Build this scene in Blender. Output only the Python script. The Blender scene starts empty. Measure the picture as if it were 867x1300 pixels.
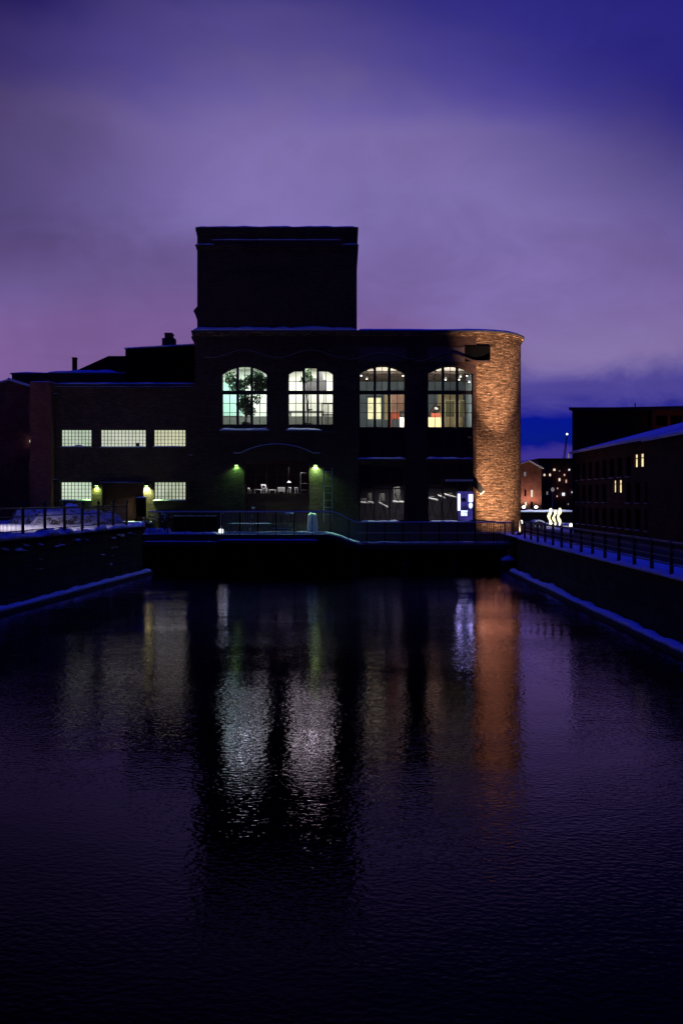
import bpy, bmesh, math, random
from mathutils import Vector, Matrix, noise
from mathutils.geometry import tessellate_polygon
random.seed(7)
R = math.radians
C = bpy.context.scene.collection
scene = bpy.context.scene

# ------------------------------------------------------------------ measuring
FPX, CX, HZ, ZC = 1264.0, 434.0, 632.0, 4.3
def wx(px, Y): return (px - CX) * Y / FPX
def wz(py, Y): return ZC + (HZ - py) * Y / FPX
FY = 66.5                       # plane of the main facade
def fx(px): return wx(px, FY)
def fz(py): return wz(py, FY)

# ------------------------------------------------------------------ materials
def new_mat(name):
    m = bpy.data.materials.new(name); m.use_nodes = True
    nt = m.node_tree; nt.nodes.clear()
    out = nt.nodes.new('ShaderNodeOutputMaterial')
    return m, nt, out
def N(nt, t, **kw):
    n = nt.nodes.new(t)
    for k, v in kw.items(): setattr(n, k, v)
    return n
def L(nt, a, b): nt.links.new(a, b)
def math_node(nt, op, a, b=None, clamp=False):
    n = N(nt, 'ShaderNodeMath', operation=op); n.use_clamp = clamp
    for i, v in enumerate((a, b)):
        if v is None: continue
        if isinstance(v, (int, float)): n.inputs[i].default_value = v
        else: L(nt, v, n.inputs[i])
    return n.outputs[0]
def principled(nt, out, col=(.5,.5,.5), rough=.7, metal=0.0, spec=.3):
    b = N(nt, 'ShaderNodeBsdfPrincipled')
    b.inputs['Base Color'].default_value = (*col, 1)
    b.inputs['Roughness'].default_value = rough
    b.inputs['Metallic'].default_value = metal
    b.inputs['Specular IOR Level'].default_value = spec
    L(nt, b.outputs[0], out.inputs[0]); return b
def noisy(name, col, var=.35, scale=3.0, rough=.8, metal=0.0, spec=.3, bump=.3, bscale=25.0, bdist=.02):
    """plain painted / stone / metal surface with blotches and a small bump"""
    m, nt, out = new_mat(name)
    b = principled(nt, out, col, rough, metal, spec)
    tc = N(nt, 'ShaderNodeTexCoord')
    n1 = N(nt, 'ShaderNodeTexNoise'); n1.inputs['Scale'].default_value = scale; n1.inputs['Detail'].default_value = 6
    L(nt, tc.outputs['Object'], n1.inputs['Vector'])
    mx = N(nt, 'ShaderNodeMix', data_type='RGBA')
    mx.inputs[6].default_value = (*[c*(1-var) for c in col], 1); mx.inputs[7].default_value = (*[min(1, c*(1+var)) for c in col], 1)
    L(nt, n1.outputs[0], mx.inputs[0]); L(nt, mx.outputs[2], b.inputs['Base Color'])
    n2 = N(nt, 'ShaderNodeTexNoise'); n2.inputs['Scale'].default_value = bscale; n2.inputs['Detail'].default_value = 4
    L(nt, tc.outputs['Object'], n2.inputs['Vector'])
    bp = N(nt, 'ShaderNodeBump'); bp.inputs['Strength'].default_value = bump; bp.inputs['Distance'].default_value = bdist
    L(nt, n2.outputs[0], bp.inputs['Height']); L(nt, bp.outputs[0], b.inputs['Normal'])
    return m
def brick(name, c1, c2, mortar, bw=.27, bh=.085, ms=.012, rough=.9, bump=.6, blotch=.5, dark=0.0):
    m, nt, out = new_mat(name)
    b = principled(nt, out, c1, rough, 0, .15)
    geo = N(nt, 'ShaderNodeNewGeometry'); sp = N(nt, 'ShaderNodeSeparateXYZ'); L(nt, geo.outputs['Position'], sp.inputs[0])
    u = math_node(nt, 'ADD', sp.outputs[0], sp.outputs[1])
    # uneven hand-laid courses: jitter the lookup
    nj = N(nt, 'ShaderNodeTexNoise'); nj.inputs['Scale'].default_value = 2.5; nj.inputs['Detail'].default_value = 3
    L(nt, geo.outputs['Position'], nj.inputs['Vector'])
    jz = math_node(nt, 'MULTIPLY', math_node(nt, 'SUBTRACT', nj.outputs[0], .5), .05)
    cb = N(nt, 'ShaderNodeCombineXYZ'); L(nt, u, cb.inputs[0]); L(nt, math_node(nt, 'ADD', sp.outputs[2], jz), cb.inputs[1])
    bt = N(nt, 'ShaderNodeTexBrick')
    bt.inputs['Color1'].default_value = (*c1, 1); bt.inputs['Color2'].default_value = (*c2, 1); bt.inputs['Mortar'].default_value = (*mortar, 1)
    bt.inputs['Scale'].default_value = 1; bt.inputs['Mortar Size'].default_value = ms
    bt.inputs['Brick Width'].default_value = bw; bt.inputs['Row Height'].default_value = bh
    bt.inputs['Mortar Smooth'].default_value = .3
    L(nt, cb.outputs[0], bt.inputs['Vector'])
    nz = N(nt, 'ShaderNodeTexNoise'); nz.inputs['Scale'].default_value = .7; nz.inputs['Detail'].default_value = 7; nz.inputs['Roughness'].default_value = .7
    L(nt, geo.outputs['Position'], nz.inputs['Vector'])
    rp = N(nt, 'ShaderNodeMapRange'); rp.inputs[1].default_value = .3; rp.inputs[2].default_value = .7; rp.inputs[3].default_value = 1-blotch; rp.inputs[4].default_value = 1+blotch*.5
    L(nt, nz.outputs[0], rp.inputs[0])
    # long dark courses
    wn = N(nt, 'ShaderNodeTexNoise'); wn.inputs['Scale'].default_value = 1.0; wn.inputs['Detail'].default_value = 4; wn.inputs['Roughness'].default_value = .75
    sc = N(nt, 'ShaderNodeCombineXYZ'); L(nt, math_node(nt, 'MULTIPLY', u, 1.0), sc.inputs[0]); L(nt, math_node(nt, 'MULTIPLY', sp.outputs[2], 12.0), sc.inputs[1])
    L(nt, sc.outputs[0], wn.inputs['Vector'])
    rd = N(nt, 'ShaderNodeMapRange'); rd.inputs[1].default_value = .38; rd.inputs[2].default_value = .62; rd.inputs[3].default_value = 1-dark; rd.inputs[4].default_value = 1+dark*.3
    L(nt, wn.outputs[0], rd.inputs[0])
    f = math_node(nt, 'MULTIPLY', rp.outputs[0], rd.outputs[0])
    vm = N(nt, 'ShaderNodeVectorMath', operation='SCALE'); L(nt, bt.outputs['Color'], vm.inputs[0]); L(nt, f, vm.inputs['Scale'])
    L(nt, vm.outputs[0], b.inputs['Base Color'])
    n2 = N(nt, 'ShaderNodeTexNoise'); n2.inputs['Scale'].default_value = 14; n2.inputs['Detail'].default_value = 4
    L(nt, geo.outputs['Position'], n2.inputs['Vector'])
    h = math_node(nt, 'ADD', math_node(nt, 'MULTIPLY', bt.outputs['Fac'], -1.0), math_node(nt, 'ADD', math_node(nt, 'MULTIPLY', n2.outputs[0], 1.2), math_node(nt, 'MULTIPLY', wn.outputs[0], 2.0*dark)))
    bp = N(nt, 'ShaderNodeBump'); bp.inputs['Strength'].default_value = bump; bp.inputs['Distance'].default_value = .03
    L(nt, h, bp.inputs['Height']); L(nt, bp.outputs[0], b.inputs['Normal'])
    return m
def emit(name, col, strength, var=0.0, scale=2.0):
    m, nt, out = new_mat(name)
    e = N(nt, 'ShaderNodeEmission'); e.inputs[0].default_value = (*col, 1); e.inputs[1].default_value = strength
    if var:
        tc = N(nt, 'ShaderNodeTexCoord'); n = N(nt, 'ShaderNodeTexNoise'); n.inputs['Scale'].default_value = scale; n.inputs['Detail'].default_value = 3
        L(nt, tc.outputs['Object'], n.inputs['Vector'])
        mr = N(nt, 'ShaderNodeMapRange'); mr.inputs[1].default_value = .3; mr.inputs[2].default_value = .7
        mr.inputs[3].default_value = strength*(1-var); mr.inputs[4].default_value = strength*(1+var)
        L(nt, n.outputs[0], mr.inputs[0]); L(nt, mr.outputs[0], e.inputs[1])
    L(nt, e.outputs[0], out.inputs[0]); return m
def glass(name, tint=(.92,.94,.95), refl=.06, rough=.02):
    m, nt, out = new_mat(name)
    t = N(nt, 'ShaderNodeBsdfTransparent'); t.inputs[0].default_value = (*tint, 1)
    g = N(nt, 'ShaderNodeBsdfGlossy'); g.inputs['Roughness'].default_value = rough
    mx = N(nt, 'ShaderNodeMixShader'); mx.inputs[0].default_value = refl
    L(nt, t.outputs[0], mx.inputs[1]); L(nt, g.outputs[0], mx.inputs[2]); L(nt, mx.outputs[0], out.inputs[0]); return m

M = {}
M['brick'] = brick('dark_brick', (.105,.048,.040), (.045,.022,.020), (.042,.038,.036), blotch=.35)
M['brick_red'] = brick('red_brick', (.24,.065,.045), (.15,.045,.033), (.09,.07,.06), blotch=.35)
M['brick_rough'] = brick('rough_red_brick', (.50,.31,.20), (.20,.10,.055), (.05,.03,.02), bw=.25, bh=.092, ms=.018, bump=1.0, blotch=.40, dark=.85)  # strong tone contrast carries the shadows between rough bricks in the colour
M['stone'] = noisy('dark_stone', (.055,.05,.05), .4, 1.2, .9, bump=.5, bscale=9, bdist=.05)
M['quay'] = brick('quay_masonry', (.06,.05,.047), (.04,.034,.034), (.02,.018,.018), bw=1.1, bh=.42, ms=.03, blotch=.6)
M['metal'] = noisy('black_metal', (.018,.018,.02), .3, 8, .5, .3, .4, .1)
M['railmetal'] = noisy('grey_metal', (.42,.42,.44), .3, 8, .5, .3, .4, .1)
M['railmetal2'] = noisy('dull_grey_metal', (.14,.14,.15), .3, 8, .6, .2, .3, .1)
M['frame'] = noisy('window_frame_paint', (.022,.018,.018), .3, 6, .55, 0, .3, .1)
M['framered'] = noisy('red_frame_paint', (.06,.014,.017), .3, 6, .55, 0, .3, .1)
M['doorred'] = noisy('dark_red_paint', (.050,.012,.015), .25, 3, .6, 0, .3, .15, 12)
M['gatered'] = noisy('gate_paint', (.026,.006,.011), .25, 3, .8, 0, .1, .15, 12)
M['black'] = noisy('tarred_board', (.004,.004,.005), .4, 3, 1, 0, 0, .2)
M['panel'] = noisy('recessed_render', (.10,.07,.085), .3, 2, .9, 0, .1, .2)
M['wood'] = noisy('dark_wood', (.05,.034,.024), .4, 5, .8, 0, .2, .3)
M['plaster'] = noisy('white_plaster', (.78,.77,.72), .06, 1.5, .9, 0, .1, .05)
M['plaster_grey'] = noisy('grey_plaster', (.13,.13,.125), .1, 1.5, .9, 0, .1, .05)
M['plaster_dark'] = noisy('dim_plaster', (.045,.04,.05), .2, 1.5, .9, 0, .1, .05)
M['plaster_dim'] = noisy('charcoal_board', (.06,.06,.065), .3, 1.5, .9, 0, .1, .05)
M['plaster_blue'] = noisy('blue_plaster', (.17,.23,.29), .25, 1.5, .9, 0, .1, .05)
M['plaster_teal'] = noisy('teal_plaster', (.50,.74,.68), .1, 1.5, .9, 0, .1, .05)
M['wood_beam'] = noisy('beam_dark', (.06,.05,.045), .2, 4, .8)
M['white'] = noisy('white_paint', (.82,.82,.80), .05, 3, .5, 0, .3, .05)
M['cloth'] = noisy('pale_canvas', (.72,.75,.74), .12, 5, .9, 0, .1, .4, 9, .05)
M['leaf'] = noisy('leaf_green', (.035,.085,.035), .6, 4, .6, 0, .3, .1)
M['twig'] = noisy('twig_bark', (.03,.024,.02), .4, 6, .9)
M['glass'] = glass('clear_glass')
M['glassdark'] = glass('tinted_glass', (.62,.60,.64), .05)
M['asphalt'] = noisy('asphalt', (.045,.045,.047), .3, .6, .9, 0, .2, .4, 30)
def snow_mat():
    m, nt, out = new_mat('snow')
    b = principled(nt, out, (.80,.86,.95), .75, 0, .2)
    tc = N(nt, 'ShaderNodeNewGeometry')
    n1 = N(nt, 'ShaderNodeTexNoise'); n1.inputs['Scale'].default_value = 1.3; n1.inputs['Detail'].default_value = 8; n1.inputs['Roughness'].default_value = .65
    L(nt, tc.outputs['Position'], n1.inputs['Vector'])
    mr = N(nt, 'ShaderNodeMix', data_type='RGBA'); mr.inputs[6].default_value = (.50,.60,.74,1); mr.inputs[7].default_value = (.74,.84,.97,1)  # blue cast of the dusk put into the snow's own colour
    L(nt, n1.outputs[0], mr.inputs[0]); L(nt, mr.outputs[2], b.inputs['Base Color'])
    n2 = N(nt, 'ShaderNodeTexNoise'); n2.inputs['Scale'].default_value = 6; n2.inputs['Detail'].default_value = 8
    L(nt, tc.outputs['Position'], n2.inputs['Vector'])
    bp = N(nt, 'ShaderNodeBump'); bp.inputs['Strength'].default_value = .5; bp.inputs['Distance'].default_value = .08
    L(nt, n2.outputs[0], bp.inputs['Height']); L(nt, bp.outputs[0], b.inputs['Normal'])
    return m
M['snow'] = snow_mat()
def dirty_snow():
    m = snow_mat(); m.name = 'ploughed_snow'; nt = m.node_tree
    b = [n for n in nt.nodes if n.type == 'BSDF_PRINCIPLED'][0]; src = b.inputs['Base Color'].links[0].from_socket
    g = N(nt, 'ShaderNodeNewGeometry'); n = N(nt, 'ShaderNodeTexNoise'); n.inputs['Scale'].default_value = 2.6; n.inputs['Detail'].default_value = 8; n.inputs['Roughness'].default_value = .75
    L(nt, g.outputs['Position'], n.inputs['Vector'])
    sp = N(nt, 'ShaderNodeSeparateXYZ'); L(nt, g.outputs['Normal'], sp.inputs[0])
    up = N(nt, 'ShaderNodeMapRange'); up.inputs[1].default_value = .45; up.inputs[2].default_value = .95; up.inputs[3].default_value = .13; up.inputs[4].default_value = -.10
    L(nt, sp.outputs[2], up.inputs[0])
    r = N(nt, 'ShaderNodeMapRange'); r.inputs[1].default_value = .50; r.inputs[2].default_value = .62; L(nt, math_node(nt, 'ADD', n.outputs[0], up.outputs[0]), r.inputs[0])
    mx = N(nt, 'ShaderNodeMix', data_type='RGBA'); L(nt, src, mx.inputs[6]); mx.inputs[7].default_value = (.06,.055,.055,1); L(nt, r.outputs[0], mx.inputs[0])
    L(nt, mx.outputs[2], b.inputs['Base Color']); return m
M['dirty_snow'] = dirty_snow()
def water_mat():
    m, nt, out = new_mat('water')
    dp = N(nt, 'ShaderNodeBsdfDiffuse'); dp.inputs[0].default_value = (.0012,.0008,.0012,1)
    gl = N(nt, 'ShaderNodeBsdfGlossy'); gl.inputs[0].default_value = (.86,.70,1,1); gl.inputs['Roughness'].default_value = .02
    fr_ = N(nt, 'ShaderNodeFresnel'); fr_.inputs['IOR'].default_value = 1.33
    mxs = N(nt, 'ShaderNodeMixShader'); L(nt, math_node(nt, 'MULTIPLY', math_node(nt, 'POWER', fr_.outputs[0], 2.0), 2.7, True), mxs.inputs[0]); L(nt, dp.outputs[0], mxs.inputs[1]); L(nt, gl.outputs[0], mxs.inputs[2]); L(nt, mxs.outputs[0], out.inputs[0])
    geo = N(nt, 'ShaderNodeNewGeometry')
    def nz(sx, sy, rot, det, rough=.55):
        mp = N(nt, 'ShaderNodeMapping'); mp.inputs['Scale'].default_value = (sx, sy, 1); mp.inputs['Rotation'].default_value = (0, 0, R(rot))
        L(nt, geo.outputs['Position'], mp.inputs[0])
        n = N(nt, 'ShaderNodeTexNoise'); n.inputs['Scale'].default_value = 1; n.inputs['Detail'].default_value = det; n.inputs['Roughness'].default_value = rough
        L(nt, mp.outputs[0], n.inputs['Vector']); return n.outputs[0]
    a = math_node(nt, 'MULTIPLY', nz(9.5, 13.0, 12, 1.5, .45), WAVE[0])
    c = math_node(nt, 'MULTIPLY', nz(4.2, 6.0, -20, 2), WAVE[1])
    d = math_node(nt, 'MULTIPLY', nz(.35, .5, 30, 2), WAVE[2])
    # patches of calmer and more ruffled water
    pm = N(nt, 'ShaderNodeMapRange'); pm.inputs[1].default_value = .35; pm.inputs[2].default_value = .65; pm.inputs[3].default_value = .35; pm.inputs[4].default_value = 1.4
    L(nt, nz(.09, .13, 8, 3), pm.inputs[0])
    h = math_node(nt, 'ADD', math_node(nt, 'MULTIPLY', math_node(nt, 'ADD', a, c), pm.outputs[0]), d)
    bp = N(nt, 'ShaderNodeBump'); bp.inputs['Strength'].default_value = 1; bp.inputs['Distance'].default_value = 1
    L(nt, h, bp.inputs['Height'])
    for q_ in (gl, fr_): L(nt, bp.outputs[0], q_.inputs['Normal'])
    return m
WAVE = (.0060, .0026, .014)
M['water'] = water_mat()
M['frost'] = None

# ------------------------------------------------------------------ mesh builder
ORG = {}
class MB:
    def __init__(s): s.v = []; s.f = []
    def add(s, vs, fs):
        o = len(s.v); s.v += [tuple(p) for p in vs]; s.f += [tuple(i+o for i in f) for f in fs]; return s
    def box(s, x0, x1, y0, y1, z0, z1):
        return s.add([(x0,y0,z0),(x1,y0,z0),(x1,y1,z0),(x0,y1,z0),(x0,y0,z1),(x1,y0,z1),(x1,y1,z1),(x0,y1,z1)],
                     [(0,3,2,1),(4,5,6,7),(0,1,5,4),(1,2,6,5),(2,3,7,6),(3,0,4,7)])
    def prism(s, poly, y0, y1):           # polygon in x,z pushed along y
        n = len(poly)
        return s.add([(x,y0,z) for x,z in poly]+[(x,y1,z) for x,z in poly],
                     [tuple(range(n)), tuple(range(2*n-1,n-1,-1))]+[(i,i+n,(i+1)%n+n,(i+1)%n) for i in range(n)])
    def slab(s, poly, z0, z1):            # polygon in x,y pushed along z
        n = len(poly)
        return s.add([(x,y,z0) for x,y in poly]+[(x,y,z1) for x,y in poly],
                     [tuple(range(n-1,-1,-1)), tuple(range(n,2*n))]+[(i,(i+1)%n,(i+1)%n+n,i+n) for i in range(n)])
    def wall(s, outer, holes, y0, y1):    # wall in x,z with real openings and reveals
        loops = [outer]+holes; flat = [p for l in loops for p in l]
        tri = tessellate_polygon([[Vector((x,z,0)) for x,z in l] for l in loops])
        n = len(flat)
        vs = [(x,y0,z) for x,z in flat]+[(x,y1,z) for x,z in flat]
        fs = [tuple(t) for t in tri]+[tuple(i+n for i in reversed(t)) for t in tri]
        o = 0
        for l in loops:
            k = len(l)
            fs += [(o+i, o+(i+1)%k, o+(i+1)%k+n, o+i+n) for i in range(k)]; o += k
        return s.add(vs, fs)
    def tube(s, pts, r, n=6, cap=True):
        pts = [Vector(p) for p in pts]; rs = r if isinstance(r, (list, tuple)) else [r]*len(pts)
        vs = []; fs = []
        for i, p in enumerate(pts):
            d = (pts[min(i+1,len(pts)-1)]-pts[max(i-1,0)]).normalized()
            up = Vector((0,0,1)) if abs(d.z) < .9 else Vector((1,0,0))
            a = d.cross(up).normalized(); b = d.cross(a)
            for k in range(n):
                t = 2*math.pi*k/n; vs.append(p+(a*math.cos(t)+b*math.sin(t))*rs[i])
        for i in range(len(pts)-1):
            for k in range(n): fs.append((i*n+k, i*n+(k+1)%n, (i+1)*n+(k+1)%n, (i+1)*n+k))
        if cap: fs += [tuple(range(n-1,-1,-1)), tuple(range((len(pts)-1)*n, len(pts)*n))]
        return s.add(vs, fs)
    def lathe(s, prof, c, n=16):
        vs = []; fs = []
        for r, z in prof:
            for k in range(n):
                t = 2*math.pi*k/n; vs.append((c[0]+r*math.cos(t), c[1]+r*math.sin(t), c[2]+z))
        m = len(prof)
        for i in range(m-1):
            for k in range(n): fs.append((i*n+k, i*n+(k+1)%n, (i+1)*n+(k+1)%n, (i+1)*n+k))
        fs += [tuple(range(n-1,-1,-1)), tuple(range((m-1)*n, m*n))]
        return s.add(vs, fs)
    def bar(s, p, q, w, h=None):          # square bar between two points
        p = Vector(p); q = Vector(q); d = (q-p).normalized(); h = h or w
        up = Vector((0,0,1)) if abs(d.z) < .95 else Vector((0,1,0))
        a = d.cross(up).normalized()*w/2; b = a.cross(d).normalized()*h/2
        return s.add([p-a-b,p+a-b,p+a+b,p-a+b,q-a-b,q+a-b,q+a+b,q-a+b],
                     [(3,2,1,0),(4,5,6,7),(0,1,5,4),(1,2,6,5),(2,3,7,6),(3,0,4,7)])
    def build(s, name, mat, parent=None, smooth=False, origin=None, bevel=0):
        o0 = Vector(ORG[parent.name]) if parent is not None else Vector(origin or (0,0,0))
        me = bpy.data.meshes.new(name)
        me.from_pydata([tuple(Vector(p)-o0) for p in s.v], [], s.f)
        bm = bmesh.new(); bm.from_mesh(me); bmesh.ops.recalc_face_normals(bm, faces=bm.faces)
        bm.to_mesh(me); bm.free()
        if smooth:
            for p in me.polygons: p.use_smooth = True
        me.materials.append(M[mat] if isinstance(mat, str) else mat)
        o = bpy.data.objects.new(name, me); C.objects.link(o)
        if parent is not None: o.parent = parent
        else: o.location = o0
        ORG[o.name] = tuple(o0)
        if bevel:
            b = o.modifiers.new('bevel', 'BEVEL'); b.width = bevel; b.segments = 2
        return o
def tag(o, label=None, cat=None, group=None, kind=None):
    if label: o['label'] = label
    if cat: o['category'] = cat
    if group: o['group'] = group
    if kind or label: o['kind'] = kind or 'thing'
    return o
def thing(name, label, cat, loc=(0,0,0), group=None):
    o = bpy.data.objects.new(name, None); C.objects.link(o); o.location = loc
    o.empty_display_size = .3
    ORG[o.name] = tuple(loc); return tag(o, label, cat, group)
def copy_tree(o, parent=None, top=True):
    c = o.copy(); C.objects.link(c); ORG[c.name] = ORG[o.name]
    if not top: c.parent = parent
    for ch in list(o.children): copy_tree(ch, c, False)
    return c
def struct(o): o['kind'] = 'structure'; return o

def arch_loop(x0, x1, zb, zs, zt, n=14):   # opening with a segmental arch head
    w = x1-x0; h = zt-zs; r = (w*w/4+h*h)/(2*h); cz = zt-r; cx = (x0+x1)/2
    a = math.asin(w/2/r)
    return [(x0,zb),(x1,zb)]+[(cx+r*math.sin(a-2*a*i/n), cz+r*math.cos(a-2*a*i/n)) for i in range(n+1)]
def arch_z(x, x0, x1, zs, zt):
    w = x1-x0; h = zt-zs; r = (w*w/4+h*h)/(2*h); cx = (x0+x1)/2
    return zt-r+math.sqrt(max(0, r*r-(x-cx)**2))
def snow_strip(x0, x1, y0, y1, z, h, seg=.35, amp=.3):
    """soft uneven ridge of snow lying on a ledge running along x"""
    mb = MB(); n = max(3, int((x1-x0)/seg)); vs = []; fs = []
    for i in range(n+1):
        x = x0+(x1-x0)*i/n
        k = h*(1+amp*noise.noise(Vector((x*1.7, z*3, y0)))*1.6)
        e = .45 if i in (0, n) else 1
        for t, q in ((0,.0),(min(.15,.1/(y1-y0)),.50),(min(.38,.3/(y1-y0)),.92),(.6,1.05),(.94,.8),(1,.0)):
            vs.append((x, y0+(y1-y0)*t, z+k*q*e))
    for i in range(n):
        for j in range(5): a = i*6+j; fs.append((a, a+1, a+7, a+6))
        a = i*6; fs.append((a, a+6, a+11, a+5))
    fs += [tuple(range(5,-1,-1)), tuple(range(n*6, n*6+6))]
    return mb.add(vs, fs)
def snow_path(a, b, w, h, seg=.5, amp=.35, zf=None, lip=.0):
    """lumpy ridge of snow of width w (to the left of a->b) along a straight line"""
    a = Vector(a); b = Vector(b); d = (b-a); n = max(3, int(d.length/seg)); t_ = Vector((-d.y, d.x, 0)).normalized()
    mb = MB(); vs = []; fs = []; prof = ((0,.0),(.05,.42),(.16,.78),(.3,.96),(.5,1.05),(.7,1),(.92,.8),(1,.0)); m = len(prof)
    for i in range(n+1):
        p = a+d*i/n
        q1 = noise.noise(Vector((p.x*.9, p.y*.9, 3.1)))+.55*noise.noise(Vector((p.x*2.9, p.y*2.9, 8)))
        k = h*max(.25, 1+amp*q1*1.4); wv = w*(1+.16*q1)
        for jj, (t, q) in enumerate(prof):
            r = noise.noise(Vector((p.x*4+jj*7.3, p.y*4.2, jj*1.9)))+.6*noise.noise(Vector((p.y*9.1, jj*3.7, 2)))
            edge = jj in (0, m-1)
            vs.append(p+t_*(wv*(1-t)*0+wv*t+w*(.10*r if jj < 3 else 0))+Vector((0,0,0 if edge else max(.02, k*q+h*.22*amp*r*(1 if jj > 0 else 0)))))
    for i in range(n):
        for j in range(m-1): x = i*m+j; fs.append((x, x+1, x+m+1, x+m))
        x = i*m; fs.append((x, x+m, x+2*m-1, x+m-1))
    fs += [tuple(range(m-1,-1,-1)), tuple(range(n*m, n*m+m))]
    return mb.add(vs, fs)

# ------------------------------------------------------------------ camera
cam = bpy.data.cameras.new('camera'); co = bpy.data.objects.new('camera', cam); C.objects.link(co)
co.location = (0,0,ZC); co.rotation_euler = (R(90),0,0)
cam.sensor_width = 36; cam.lens = 35; cam.shift_y = -18/1300; cam.clip_end = 4000; cam.clip_start = .1
scene.camera = co

# ------------------------------------------------------------------ sky and light
def make_world():
    w = bpy.data.worlds.new('World'); scene.world = w; w.use_nodes = True
    nt = w.node_tree; nt.nodes.clear()
    out = N(nt, 'ShaderNodeOutputWorld'); bg = N(nt, 'ShaderNodeBackground'); L(nt, bg.outputs[0], out.inputs[0])
    tc = N(nt, 'ShaderNodeTexCoord'); sp = N(nt, 'ShaderNodeSeparateXYZ'); L(nt, tc.outputs['Generated'], sp.inputs[0])
    x, y, z = sp.outputs
    deg = 180/math.pi
    el = math_node(nt, 'MULTIPLY', math_node(nt, 'ARCSINE', z), deg)
    az = math_node(nt, 'MULTIPLY', math_node(nt, 'ARCTAN2', x, y), deg)
    def rng(v, a, b, c=0.0, d=1.0, smooth=True):
        m = N(nt, 'ShaderNodeMapRange'); m.interpolation_type = 'SMOOTHSTEP' if smooth else 'LINEAR'
        L(nt, v, m.inputs[0]); m.inputs[1].default_value = a; m.inputs[2].default_value = b; m.inputs[3].default_value = c; m.inputs[4].default_value = d
        return m.outputs[0]
    def nzz(sx, sy, sz, det=5, rough=.55, off=0, dist=0.0):
        mp = N(nt, 'ShaderNodeMapping'); mp.inputs['Scale'].default_value = (sx, sy, sz); mp.inputs['Location'].default_value = (off, off*.7, 0)
        mp.inputs['Rotation'].default_value = (0, R(-32), 0); L(nt, tc.outputs['Generated'], mp.inputs[0])
        n = N(nt, 'ShaderNodeTexNoise'); n.inputs['Scale'].default_value = 1; n.inputs['Detail'].default_value = det; n.inputs['Roughness'].default_value = rough; n.inputs['Distortion'].default_value = dist
        L(nt, mp.outputs[0], n.inputs['Vector']); return n.outputs[0]
    big = nzz(3.2, 3.2, 5.5, 4, .5, 1.3, .4); fine = nzz(8, 8, 13, 7, .62, 4.7, 1.0)
    # wander the elevation a little so that the bands are cloud-like
    elw = math_node(nt, 'ADD', el, math_node(nt, 'ADD', math_node(nt, 'MULTIPLY', math_node(nt, 'SUBTRACT', big, .5), 9.0), math_node(nt, 'MULTIPLY', math_node(nt, 'SUBTRACT', fine, .5), 3.0)))
    def ramp(v, stops, lo, hi):
        r = N(nt, 'ShaderNodeValToRGB'); cr = r.color_ramp; cr.interpolation = 'EASE'
        L(nt, rng(v, lo, hi, smooth=False), r.inputs[0])
        while len(cr.elements) < len(stops): cr.elements.new(.5)
        for e, (p, c) in zip(cr.elements, stops): e.position = (p-lo)/(hi-lo); e.color = (*c, 1)
        return r.outputs[0]
    base = ramp(elw, [(0,(.23,.125,.33)),(8,(.22,.125,.34)),(12,(.185,.130,.345)),(16,(.208,.160,.41)),(20.5,(.188,.144,.365)),(24,(.108,.084,.305)),(27.5,(.044,.036,.19)),(30.5,(.011,.008,.045)),(46,(.005,.004,.03)),(58,(.007,.018,.45)),(70,(.008,.028,.95)),(90,(.010,.036,1.15))], 0, 90)
    def mix(f, a, b, mode='MIX'):
        m = N(nt, 'ShaderNodeMix', data_type='RGBA', blend_type=mode)
        for s_, v in ((0,f),(6,a),(7,b)):
            if isinstance(v, tuple): m.inputs[s_].default_value = (*v, 1)
            elif isinstance(v, float): m.inputs[s_].default_value = v
            else: L(nt, v, m.inputs[s_])
        return m.outputs[2]
    # blue clearing in the upper right
    diag = math_node(nt, 'ADD', math_node(nt, 'ADD', math_node(nt, 'MULTIPLY', az, .55), el), math_node(nt, 'MULTIPLY', math_node(nt, 'SUBTRACT', big, .5), 10.0))
    up = math_node(nt, 'MULTIPLY', rng(diag, 21, 33), rng(el, 27, 33, 1, 0))
    col = mix(math_node(nt, 'MULTIPLY', up, .96), base, (.032,.028,.225))
    # right hand side: lavender haze over a clear blue band low down
    right = rng(az, 2, 9)
    lowr = ramp(math_node(nt, 'ADD', el, math_node(nt, 'MULTIPLY', math_node(nt, 'SUBTRACT', fine, .5), 3.0)),
                [(0,(.06,.04,.26)),(2.2,(.050,.035,.27)),(3.1,(.002,.010,.22)),(4.2,(.004,.010,.235)),(6.0,(.075,.06,.28)),(8.2,(.20,.15,.34)),(14,(.195,.15,.375))], 0, 14)
    col = mix(math_node(nt, 'MULTIPLY', right, rng(el, 7, 13, 1, 0)), col, lowr)
    # soft brighter and darker clouds
    k = math_node(nt, 'MULTIPLY', rng(big, .3, .7, .84, 1.14), rng(fine, .25, .75, .93, 1.07))
    # sky dimmed to both sides like a vignette, and behind to darken the facades
    lowk = rng(el, 9, 16, 1, 0)
    sd = math_node(nt, 'MULTIPLY', rng(az, -24, -4, .34, 1), rng(az, 8, 25, 1, .78))
    side = math_node(nt, 'ADD', math_node(nt, 'MULTIPLY', sd, math_node(nt, 'SUBTRACT', 1.0, lowk)), math_node(nt, 'MULTIPLY', lowk, rng(az, -26, -6, .92, 1)))
    f_ = rng(el, 35, 50); ks = math_node(nt, 'MULTIPLY', k, side)
    k2 = math_node(nt, 'ADD', math_node(nt, 'MULTIPLY', ks, math_node(nt, 'SUBTRACT', 1.0, f_)), f_)
    behind = math_node(nt, 'MAXIMUM', rng(y, -.2, .5, .10, 1), rng(el, 40, 60))
    kk = math_node(nt, 'MULTIPLY', k2, behind)
    hs = N(nt, 'ShaderNodeHueSaturation'); L(nt, col, hs.inputs['Color']); L(nt, rng(side, .35, 1, 1.13, 1.03, False), hs.inputs['Saturation'])
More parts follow.
